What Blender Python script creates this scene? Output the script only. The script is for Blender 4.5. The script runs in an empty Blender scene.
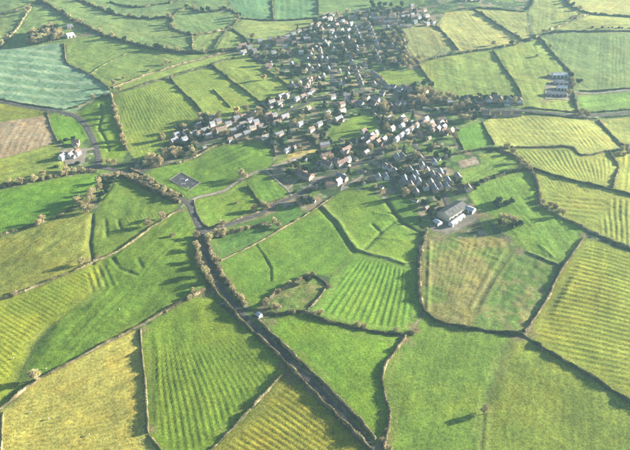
import bpy, bmesh, math, random
import numpy as np
from mathutils import Matrix, Vector

# ------------------------------------------------------------------ camera, sky, sun, exposure
SC = bpy.context.scene
COL = SC.collection
CAM_H, PITCH, FPX = 382.0, math.radians(32.1), 756.0
SUN_EL, SUN_AZ = math.radians(13.5), math.radians(18.0)      # sun to the right and a little beyond
EXPOSURE = 2.55

cam_d = bpy.data.cameras.new('camera')
cam = bpy.data.objects.new('camera', cam_d); COL.objects.link(cam)
cam_d.sensor_width = 36.0
cam_d.lens = 36.0 * FPX / 630.0
cam_d.clip_start, cam_d.clip_end = 1.0, 20000.0
cam.location = (0, 0, CAM_H)
cam.rotation_euler = (math.pi / 2 - PITCH, 0, 0)
SC.camera = cam

world = bpy.data.worlds.new('World'); SC.world = world; world.use_nodes = True
wn = world.node_tree.nodes; wl = world.node_tree.links; wn.clear()
sky = wn.new('ShaderNodeTexSky'); sky.sky_type = 'NISHITA'; sky.sun_disc = False
sky.sun_elevation = SUN_EL; sky.sun_rotation = math.pi / 2 - SUN_AZ
sky.altitude = 200; sky.air_density = 1.0; sky.dust_density = 0.8; sky.ozone_density = 1.6
bg = wn.new('ShaderNodeBackground'); bg.inputs['Strength'].default_value = 0.05
wo = wn.new('ShaderNodeOutputWorld')
wl.new(sky.outputs[0], bg.inputs[0]); wl.new(bg.outputs[0], wo.inputs[0])

sd = bpy.data.lights.new('sun', 'SUN'); sd.energy = 5.0; sd.angle = math.radians(0.6); sd.color = (1.0, 0.92, 0.77)
sun = bpy.data.objects.new('sun', sd); COL.objects.link(sun)
sv = Vector((math.cos(SUN_AZ) * math.cos(SUN_EL), math.sin(SUN_AZ) * math.cos(SUN_EL), math.sin(SUN_EL)))
sun.rotation_euler = sv.to_track_quat('Z', 'Y').to_euler(); sun.location = (600, 900, 300)

SC.view_settings.view_transform = 'Standard'; SC.view_settings.look = 'None'
SC.view_settings.exposure = EXPOSURE; SC.view_settings.gamma = 1.0
SC.render.engine = 'CYCLES'
SC.cycles.use_denoising = True
SC.cycles.max_bounces = 5; SC.cycles.diffuse_bounces = 2; SC.cycles.volume_bounces = 1
SC.cycles.transparent_max_bounces = 8

RNG = np.random.default_rng(7)
random.seed(11)

# ------------------------------------------------------------------ helpers
SP, CP = math.sin(PITCH), math.cos(PITCH)
def W(x, y):
    """photograph pixel -> point on the ground"""
    u = (x - 315.0) / FPX; v = (225.0 - y) / FPX
    t = CAM_H / (SP - v * CP)
    return (u * t, t * (CP + v * SP))
def WL(pts): return [W(*p) for p in pts]
def crop(ox, oy, s, pts): return [(ox + a / s, oy + b / s) for a, b in pts]

def smooth_noise(x, y, cell, seed):
    r = np.random.default_rng(seed).random((256, 256))
    fx = np.asarray(x) / cell; fy = np.asarray(y) / cell
    ix = np.floor(fx).astype(int); iy = np.floor(fy).astype(int)
    tx = fx - ix; ty = fy - iy
    tx = tx * tx * tx * (tx * (tx * 6 - 15) + 10); ty = ty * ty * ty * (ty * (ty * 6 - 15) + 10)
    a = r[ix % 256, iy % 256]; b = r[(ix + 1) % 256, iy % 256]
    c = r[ix % 256, (iy + 1) % 256]; d = r[(ix + 1) % 256, (iy + 1) % 256]
    return (a * (1 - tx) + b * tx) * (1 - ty) + (c * (1 - tx) + d * tx) * ty

def hbase(x, y):
    x = np.asarray(x, float); y = np.asarray(y, float)
    return ((smooth_noise(x + 31, y, 150, 1) - .5) * 9.0 + (smooth_noise(x, y + 57, 60, 2) - .5) * 2.2
            + (smooth_noise(x, y, 24, 3) - .5) * 0.5)
def hz(x, y): return float(hbase(x, y))

def in_poly(x, y, poly):
    inside = np.zeros(x.shape, bool)
    n = len(poly); j = n - 1
    for i in range(n):
        xi, yi = poly[i]; xj, yj = poly[j]
        if yi != yj:
            c = ((yi > y) != (yj > y)) & (x < (xj - xi) * (y - yi) / (yj - yi) + xi)
            inside ^= c
        j = i
    return inside

def line_dist(x, y, pts, signed=False, closed=False):
    best = np.full(x.shape, 1e9); sg = np.zeros(x.shape)
    P = list(pts) + ([pts[0]] if closed else [])
    m = len(P) - 1
    for k in range(m):
        (ax, ay), (bx, by) = P[k], P[k + 1]
        dx, dy = bx - ax, by - ay; L2 = dx * dx + dy * dy + 1e-9
        t = ((x - ax) * dx + (y - ay) * dy) / L2
        lo = -1e3 if (signed and k == 0) else 0.0
        hi = 1e3 if (signed and k == m - 1) else 1.0
        t = np.clip(t, lo, hi)
        d = np.hypot(x - ax - t * dx, y - ay - t * dy)
        s = np.sign((y - ay) * dx - (x - ax) * dy)
        up = d < best
        best = np.where(up, d, best); sg = np.where(up, s, sg)
    return best * sg if signed else best

def resample(pts, step):
    P = np.array(pts, float)
    if len(P) > 2:                                         # round the corners a little (Chaikin)
        Q = [P[0]]
        for i in range(len(P) - 1):
            a, b = P[i], P[i + 1]
            if i > 0: Q.append(a * .8 + b * .2)
            if i < len(P) - 2: Q.append(a * .2 + b * .8)
        Q.append(P[-1]); P = np.array(Q)
    seg = np.hypot(*np.diff(P, axis=0).T); cum = np.concatenate([[0], np.cumsum(seg)])
    n = max(2, int(cum[-1] / step) + 1)
    s = np.linspace(0, cum[-1], n)
    out = np.stack([np.interp(s, cum, P[:, 0]), np.interp(s, cum, P[:, 1])], 1)
    return out, cum[-1]
def normals2(P):
    T = np.gradient(P, axis=0); T /= np.linalg.norm(T, axis=1, keepdims=True) + 1e-9
    return np.stack([-T[:, 1], T[:, 0]], 1), T

def mesh_np(name, V, F, mats, mat_idx=None, smooth=False):
    """V (n,3), F (m,k) int array"""
    V = np.asarray(V, np.float32); F = np.asarray(F, np.int32)
    me = bpy.data.meshes.new(name)
    k = F.shape[1]
    me.vertices.add(len(V)); me.vertices.foreach_set('co', V.ravel())
    me.loops.add(F.size); me.loops.foreach_set('vertex_index', F.ravel())
    me.polygons.add(len(F)); me.polygons.foreach_set('loop_start', np.arange(0, F.size, k, dtype=np.int32))
    if mat_idx is not None: me.polygons.foreach_set('material_index', np.asarray(mat_idx, np.int32))
    me.polygons.foreach_set('use_smooth', np.full(len(F), smooth))
    for m in mats: me.materials.append(m)
    me.update(calc_edges=True)
    return me
def link(name, data, parent=None, loc=None, rz=0.0):
    o = bpy.data.objects.new(name, data); COL.objects.link(o)
    if parent is not None: o.parent = parent
    if loc is not None: o.location = loc
    if rz: o.rotation_euler = (0, 0, rz)
    return o
def tag(o, label=None, cat=None, group=None, kind=None):
    if label: o['label'] = label
    if cat: o['category'] = cat
    if group: o['group'] = group
    if kind: o['kind'] = kind
    return o
def copy_tree(o, parent=None):
    c = o.copy(); COL.objects.link(c); c.parent = parent
    for ch in list(o.children): copy_tree(ch, c)
    return c
ORD = lambda n: f"{n}{'th' if 10 <= n % 100 <= 20 else {1: 'st', 2: 'nd', 3: 'rd'}.get(n % 10, 'th')}"

class MB:
    """collects quads/tris into one mesh"""
    def __init__(s): s.v = []; s.f = []; s.m = []
    def add(s, v, f, m=0):
        b = len(s.v); s.v += [tuple(p) for p in v]; s.f += [tuple(i + b for i in q) for q in f]; s.m += [m] * len(f)
    def box(s, x0, x1, y0, y1, z0, z1, m=0):
        s.add([(x0, y0, z0), (x1, y0, z0), (x1, y1, z0), (x0, y1, z0), (x0, y0, z1), (x1, y0, z1), (x1, y1, z1), (x0, y1, z1)],
              [(0, 3, 2, 1), (4, 5, 6, 7), (0, 1, 5, 4), (1, 2, 6, 5), (2, 3, 7, 6), (3, 0, 4, 7)], m)
    def tube(s, a, b, r0, r1, n=6, m=0):
        a = Vector(a); b = Vector(b); d = (b - a).normalized()
        u = d.orthogonal().normalized(); w = d.cross(u)
        V = []
        for p, r in ((a, r0), (b, r1)):
            for i in range(n):
                t = 2 * math.pi * i / n; V.append(p + u * (math.cos(t) * r) + w * (math.sin(t) * r))
        s.add(V, [(i, (i + 1) % n, n + (i + 1) % n, n + i) for i in range(n)] + [tuple(range(n, 2 * n))], m)
    def mesh(s, name, mats, smooth=False):
        me = bpy.data.meshes.new(name); me.from_pydata(s.v, [], s.f)
        for k in mats: me.materials.append(k)
        me.polygons.foreach_set('material_index', s.m)
        if smooth: me.polygons.foreach_set('use_smooth', [True] * len(s.f))
        me.update(); return me

# ------------------------------------------------------------------ materials
def new_mat(name):
    m = bpy.data.materials.new(name); m.use_nodes = True
    n = m.node_tree.nodes; b = n['Principled BSDF']
    b.inputs['Roughness'].default_value = .9
    b.inputs['Specular IOR Level'].default_value = .15
    return m, n, m.node_tree.links, b
def noise_mat(name, cols, scale=1.0, rough=.9, rand=0.0, scale2=None, amt2=.35, spec=.15, coord='Object', bump=0.0):
    """colour ramp over world-metre noise, plus a second fine noise and a per-object value shift"""
    m, n, l, b = new_mat(name)
    b.inputs['Roughness'].default_value = rough; b.inputs['Specular IOR Level'].default_value = spec
    g = n.new('ShaderNodeNewGeometry')
    nz = n.new('ShaderNodeTexNoise'); nz.inputs['Scale'].default_value = scale; nz.inputs['Detail'].default_value = 4
    l.new(g.outputs['Position'], nz.inputs['Vector'])
    r = n.new('ShaderNodeValToRGB'); e = r.color_ramp.elements
    while len(e) < len(cols): e.new(.5)
    for i, c in enumerate(cols):
        e[i].position = .3 + .4 * i / max(1, len(cols) - 1); e[i].color = (*c, 1)
    l.new(nz.outputs[0], r.inputs[0])
    out = r.outputs[0]
    if scale2:
        n2 = n.new('ShaderNodeTexNoise'); n2.inputs['Scale'].default_value = scale2; n2.inputs['Detail'].default_value = 2
        l.new(g.outputs['Position'], n2.inputs['Vector'])
        mr = n.new('ShaderNodeMapRange'); mr.inputs[1].default_value = .3; mr.inputs[2].default_value = .7
        mr.inputs[3].default_value = 1 - amt2; mr.inputs[4].default_value = 1 + amt2
        l.new(n2.outputs[0], mr.inputs[0])
        mx = n.new('ShaderNodeVectorMath'); mx.operation = 'SCALE'
        l.new(out, mx.inputs[0]); l.new(mr.outputs[0], mx.inputs['Scale']); out = mx.outputs[0]
    if rand:
        oi = n.new('ShaderNodeObjectInfo'); h = n.new('ShaderNodeHueSaturation')
        mr = n.new('ShaderNodeMapRange'); mr.inputs[3].default_value = 1 - rand; mr.inputs[4].default_value = 1 + rand
        l.new(oi.outputs['Random'], mr.inputs[0]); l.new(mr.outputs[0], h.inputs['Value']); l.new(out, h.inputs['Color'])
        mh = n.new('ShaderNodeMapRange'); mh.inputs[3].default_value = .5 - rand * .06; mh.inputs[4].default_value = .5 + rand * .06
        mu = n.new('ShaderNodeMath'); mu.operation = 'FRACT'; mm = n.new('ShaderNodeMath'); mm.operation = 'MULTIPLY'; mm.inputs[1].default_value = 7.3
        l.new(oi.outputs['Random'], mm.inputs[0]); l.new(mm.outputs[0], mu.inputs[0]); l.new(mu.outputs[0], mh.inputs[0]); l.new(mh.outputs[0], h.inputs['Hue'])
        out = h.outputs[0]
    l.new(out, b.inputs['Base Color'])
    if bump:
        bp = n.new('ShaderNodeBump'); bp.inputs['Strength'].default_value = bump; bp.inputs['Distance'].default_value = .1
        l.new(nz.outputs[0], bp.inputs['Height']); l.new(bp.outputs[0], b.inputs['Normal'])
    return m

def grass_material():
    m, n, l, b = new_mat('grass')
    at = n.new('ShaderNodeAttribute'); at.attribute_name = 'Col'
    g = n.new('ShaderNodeNewGeometry')
    out = at.outputs['Color']
    for sc, det, lo, hi in ((.62, 6, .55, 1.45), (.16, 5, .84, 1.16), (.045, 4, .9, 1.1)):
        t = n.new('ShaderNodeTexNoise'); t.inputs['Scale'].default_value = sc; t.inputs['Detail'].default_value = det
        l.new(g.outputs['Position'], t.inputs['Vector'])
        mr = n.new('ShaderNodeMapRange'); mr.inputs[1].default_value = .28; mr.inputs[2].default_value = .72
        mr.inputs[3].default_value = lo; mr.inputs[4].default_value = hi
        l.new(t.outputs[0], mr.inputs[0])
        v = n.new('ShaderNodeVectorMath'); v.operation = 'SCALE'
        l.new(out, v.inputs[0]); l.new(mr.outputs[0], v.inputs['Scale']); out = v.outputs[0]
    # drier, yellower blades here and there
    t = n.new('ShaderNodeTexNoise'); t.inputs['Scale'].default_value = .07; t.inputs['Detail'].default_value = 6
    l.new(g.outputs['Position'], t.inputs['Vector'])
    mr = n.new('ShaderNodeMapRange'); mr.inputs[1].default_value = .48; mr.inputs[2].default_value = .72; mr.inputs[3].default_value = 0; mr.inputs[4].default_value = .45
    l.new(t.outputs[0], mr.inputs[0])
    mx = n.new('ShaderNodeMix'); mx.data_type = 'RGBA'; mx.blend_type = 'MULTIPLY'
    mx.inputs[7].default_value = (1.35, 1.08, .8, 1)
    l.new(mr.outputs[0], mx.inputs[0]); l.new(out, mx.inputs[6]); out = mx.outputs[2]
    l.new(out, b.inputs['Base Color'])
    t = n.new('ShaderNodeTexNoise'); t.inputs['Scale'].default_value = 1.1; t.inputs['Detail'].default_value = 4
    l.new(g.outputs['Position'], t.inputs['Vector'])
    bp = n.new('ShaderNodeBump'); bp.inputs['Strength'].default_value = .6; bp.inputs['Distance'].default_value = .35
    l.new(t.outputs[0], bp.inputs['Height']); l.new(bp.outputs[0], b.inputs['Normal'])
    b.inputs['Specular IOR Level'].default_value = .08
    return m

M = {}
M['grass'] = grass_material()
M['hedge'] = noise_mat('hedge_twigs', [(.055, .055, .025), (.12, .105, .055), (.20, .165, .09), (.36, .30, .175)], .12, rand=.22, scale2=2.2, amt2=.45)
M['hedge_green'] = noise_mat('hedge_leaf', [(.022, .036, .016), (.045, .058, .024), (.08, .08, .036), (.19, .16, .085)], .12, rand=.25, scale2=2.0, amt2=.45)
M['bark'] = noise_mat('bark', [(.07, .055, .04), (.15, .12, .085)], 1.5, rand=.2)
M['twig'] = noise_mat('bare_twigs', [(.19, .155, .075), (.33, .275, .14), (.48, .41, .23)], .45, rand=.28, scale2=2.5, amt2=.4)
M['leaf_dark'] = noise_mat('evergreen_leaf', [(.018, .035, .02), (.035, .06, .03), (.065, .085, .035)], .5, rand=.35, scale2=2.5, amt2=.45)
M['conifer'] = noise_mat('conifer_needle', [(.012, .03, .022), (.025, .05, .032), (.045, .07, .035)], .5, rand=.3, scale2=2.5, amt2=.45)
M['gold_leaf'] = noise_mat('autumn_leaf', [(.30, .20, .06), (.46, .33, .11), (.56, .42, .18)], .5, rand=.15, scale2=2.5, amt2=.35)
M['asphalt'] = noise_mat('asphalt', [(.04, .038, .036), (.06, .057, .053), (.095, .088, .078)], .25, rough=.8, scale2=3, amt2=.15)
M['gravel'] = noise_mat('gravel', [(.12, .105, .08), (.19, .165, .13), (.27, .235, .19)], .3, scale2=2, amt2=.25)
M['yard'] = noise_mat('concrete_yard', [(.09, .085, .06), (.15, .13, .10), (.21, .19, .155)], .12, scale2=2, amt2=.2)
M['arena'] = noise_mat('arena_surface', [(.03, .032, .037), (.042, .044, .05), (.06, .06, .066)], .2, scale2=2, amt2=.2)
WALLS = [noise_mat('red_brick', [(.22, .15, .12), (.30, .21, .17), (.38, .28, .23)], .9, rand=.15, scale2=6, amt2=.15),
         noise_mat('cream_render', [(.32, .28, .22), (.40, .355, .285), (.47, .42, .35)], .5, rand=.1),
         noise_mat('white_render', [(.38, .37, .35), (.47, .46, .44), (.56, .55, .53)], .5, rand=.06),
         noise_mat('pale_stone', [(.30, .25, .18), (.42, .36, .27), (.50, .44, .34)], .9, rand=.12, scale2=5, amt2=.2)]
ROOFS = [noise_mat('slate', [(.075, .085, .10), (.115, .125, .145), (.17, .18, .20)], .7, rough=.6, rand=.2, scale2=5, amt2=.2, spec=.35),
         noise_mat('clay_tile', [(.095, .066, .055), (.14, .10, .083), (.19, .145, .12)], .7, rand=.2, scale2=5, amt2=.2),
         noise_mat('concrete_tile', [(.11, .10, .095), (.165, .15, .14), (.22, .205, .19)], .7, rand=.2, scale2=5, amt2=.2),
         noise_mat('pale_sheet_roof', [(.27, .285, .30), (.36, .375, .39), (.45, .46, .47)], .3, rough=.5, rand=.1, spec=.4),
         noise_mat('weathered_sheet_roof', [(.045, .047, .05), (.075, .076, .078), (.115, .105, .09)], .35, rough=.75, scale2=2.5, amt2=.25)]
M['chimney'] = noise_mat('chimney_brick', [(.22, .10, .07), (.32, .16, .11)], 1.2, rand=.2)
M['frame'] = noise_mat('white_paint', [(.7, .7, .68), (.8, .8, .78)], 1)
M['door'] = noise_mat('door_paint', [(.05, .06, .07), (.09, .08, .08)], 1, rand=.3, rough=.5)
mg, _, _, bb = new_mat('window_glass'); bb.inputs['Base Color'].default_value = (.02, .025, .03, 1); bb.inputs['Roughness'].default_value = .08
bb.inputs['Specular IOR Level'].default_value = .5; M['glass'] = mg
M['wool'] = noise_mat('sheep_wool', [(.3, .28, .23), (.38, .36, .3)], 3)
M['fence'] = noise_mat('fence_wood', [(.16, .14, .11), (.26, .23, .19)], .8, rand=.1)

# ------------------------------------------------------------------ layout traced on the photograph (pixels of the 630x450 picture, put on the ground by W)
ROADS = [
 ('lane', 4.0, 'asphalt', [(379, 458), (371, 444), (350, 420), (325, 396), (298, 371), (272, 347), (247, 322), (228, 300), (217, 282), (209, 263), (204, 246), (203, 233)]),
 ('road', 6.0, 'asphalt', [(203, 233), (199, 226), (194, 216), (190, 206), (181, 200), (165, 192), (145, 181), (129, 171), (113, 167), (95, 165), (72, 169)]),
 ('road', 6.0, 'asphalt', [(99, 165), (97, 150), (92, 137), (85, 123), (73, 112), (58, 108.5), (43, 106), (20, 102), (0, 98), (-30, 94)]),
 ('road', 5.5, 'asphalt', [(203, 233), (217, 229), (239, 220), (257, 214), (274, 204), (290, 197), (305, 190), (325, 178), (335, 174), (348, 168), (365, 162), (375, 155), (385, 148), (397, 139), (418, 122), (427, 116), (443, 114), (458, 112), (485, 108), (523, 110), (548, 113), (579, 115.5), (601, 112), (640, 108)]),
 ('track', 3.5, 'gravel', [(191, 204), (195, 199), (212, 194), (226, 190), (234, 183), (243, 178), (257, 172), (270, 170), (279, 165.5), (292, 159), (305, 156)]),
 ('track', 2.5, 'gravel', [(267, 172), (278, 181), (288, 189), (292, 195)]),
 ('track', 2.2, 'gravel', [(288, 188), (297, 179), (303, 177)]),
 ('street', 5.5, 'asphalt', [(427, 116), (405, 108), (385, 100), (362, 92), (348, 94), (332, 97), (318, 101), (298, 110), (275, 119), (255, 127), (230, 133), (208, 140), (188, 148), (168, 158), (150, 166), (135, 172)]),
 ('street', 5.5, 'asphalt', [(332, 97), (333, 75), (333, 50), (338, 35), (352, 25), (375, 23.5), (400, 22), (430, 16)]),
 ('street', 5.0, 'asphalt', [(362, 92), (360, 82), (357, 68), (350, 60)]),
 ('street', 5.0, 'gravel', [(355, 25.5), (358, 32), (365, 45), (366, 52)]),
 ('street', 5.0, 'gravel', [(367, 24.5), (372, 34), (378, 43), (380, 53)]),
 ('street', 4.5, 'asphalt', [(375, 155), (382, 166), (390, 178), (395, 192)]),
 ('street', 4.5, 'asphalt', [(402, 137), (415, 150), (428, 165), (436, 182), (446, 200), (449, 208)]),
 ('street', 4.5, 'asphalt', [(338, 35), (318, 40), (295, 44), (270, 46), (248, 50)]),
 ('track', 4.0, 'gravel', [(94, 148), (86, 150), (78, 151)]),
 ('track', 4.0, 'gravel', [(630, 88), (601, 90.5), (580, 90.5), (571, 88)]),
 ('track', 3.5, 'gravel', [(343, 187), (352, 183), (362, 177)]),
]
ROADW = [(n, w, m, WL(p)) for n, w, m, p in ROADS]

# colours: pasture, crop, plough albedo
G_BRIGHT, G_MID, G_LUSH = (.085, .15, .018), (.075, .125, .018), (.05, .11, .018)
Y_GOLD, Y_GRN, Y_PALE = (.25, .235, .062), (.15, .19, .028), (.215, .23, .065)
G_OLIVE, T_CROP, B_PLOUGH, R_ROUGH = (.125, .145, .028), (.105, .175, .10), (.215, .17, .105), (.14, .14, .045)
GARDEN = (.04, .066, .024)

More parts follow.
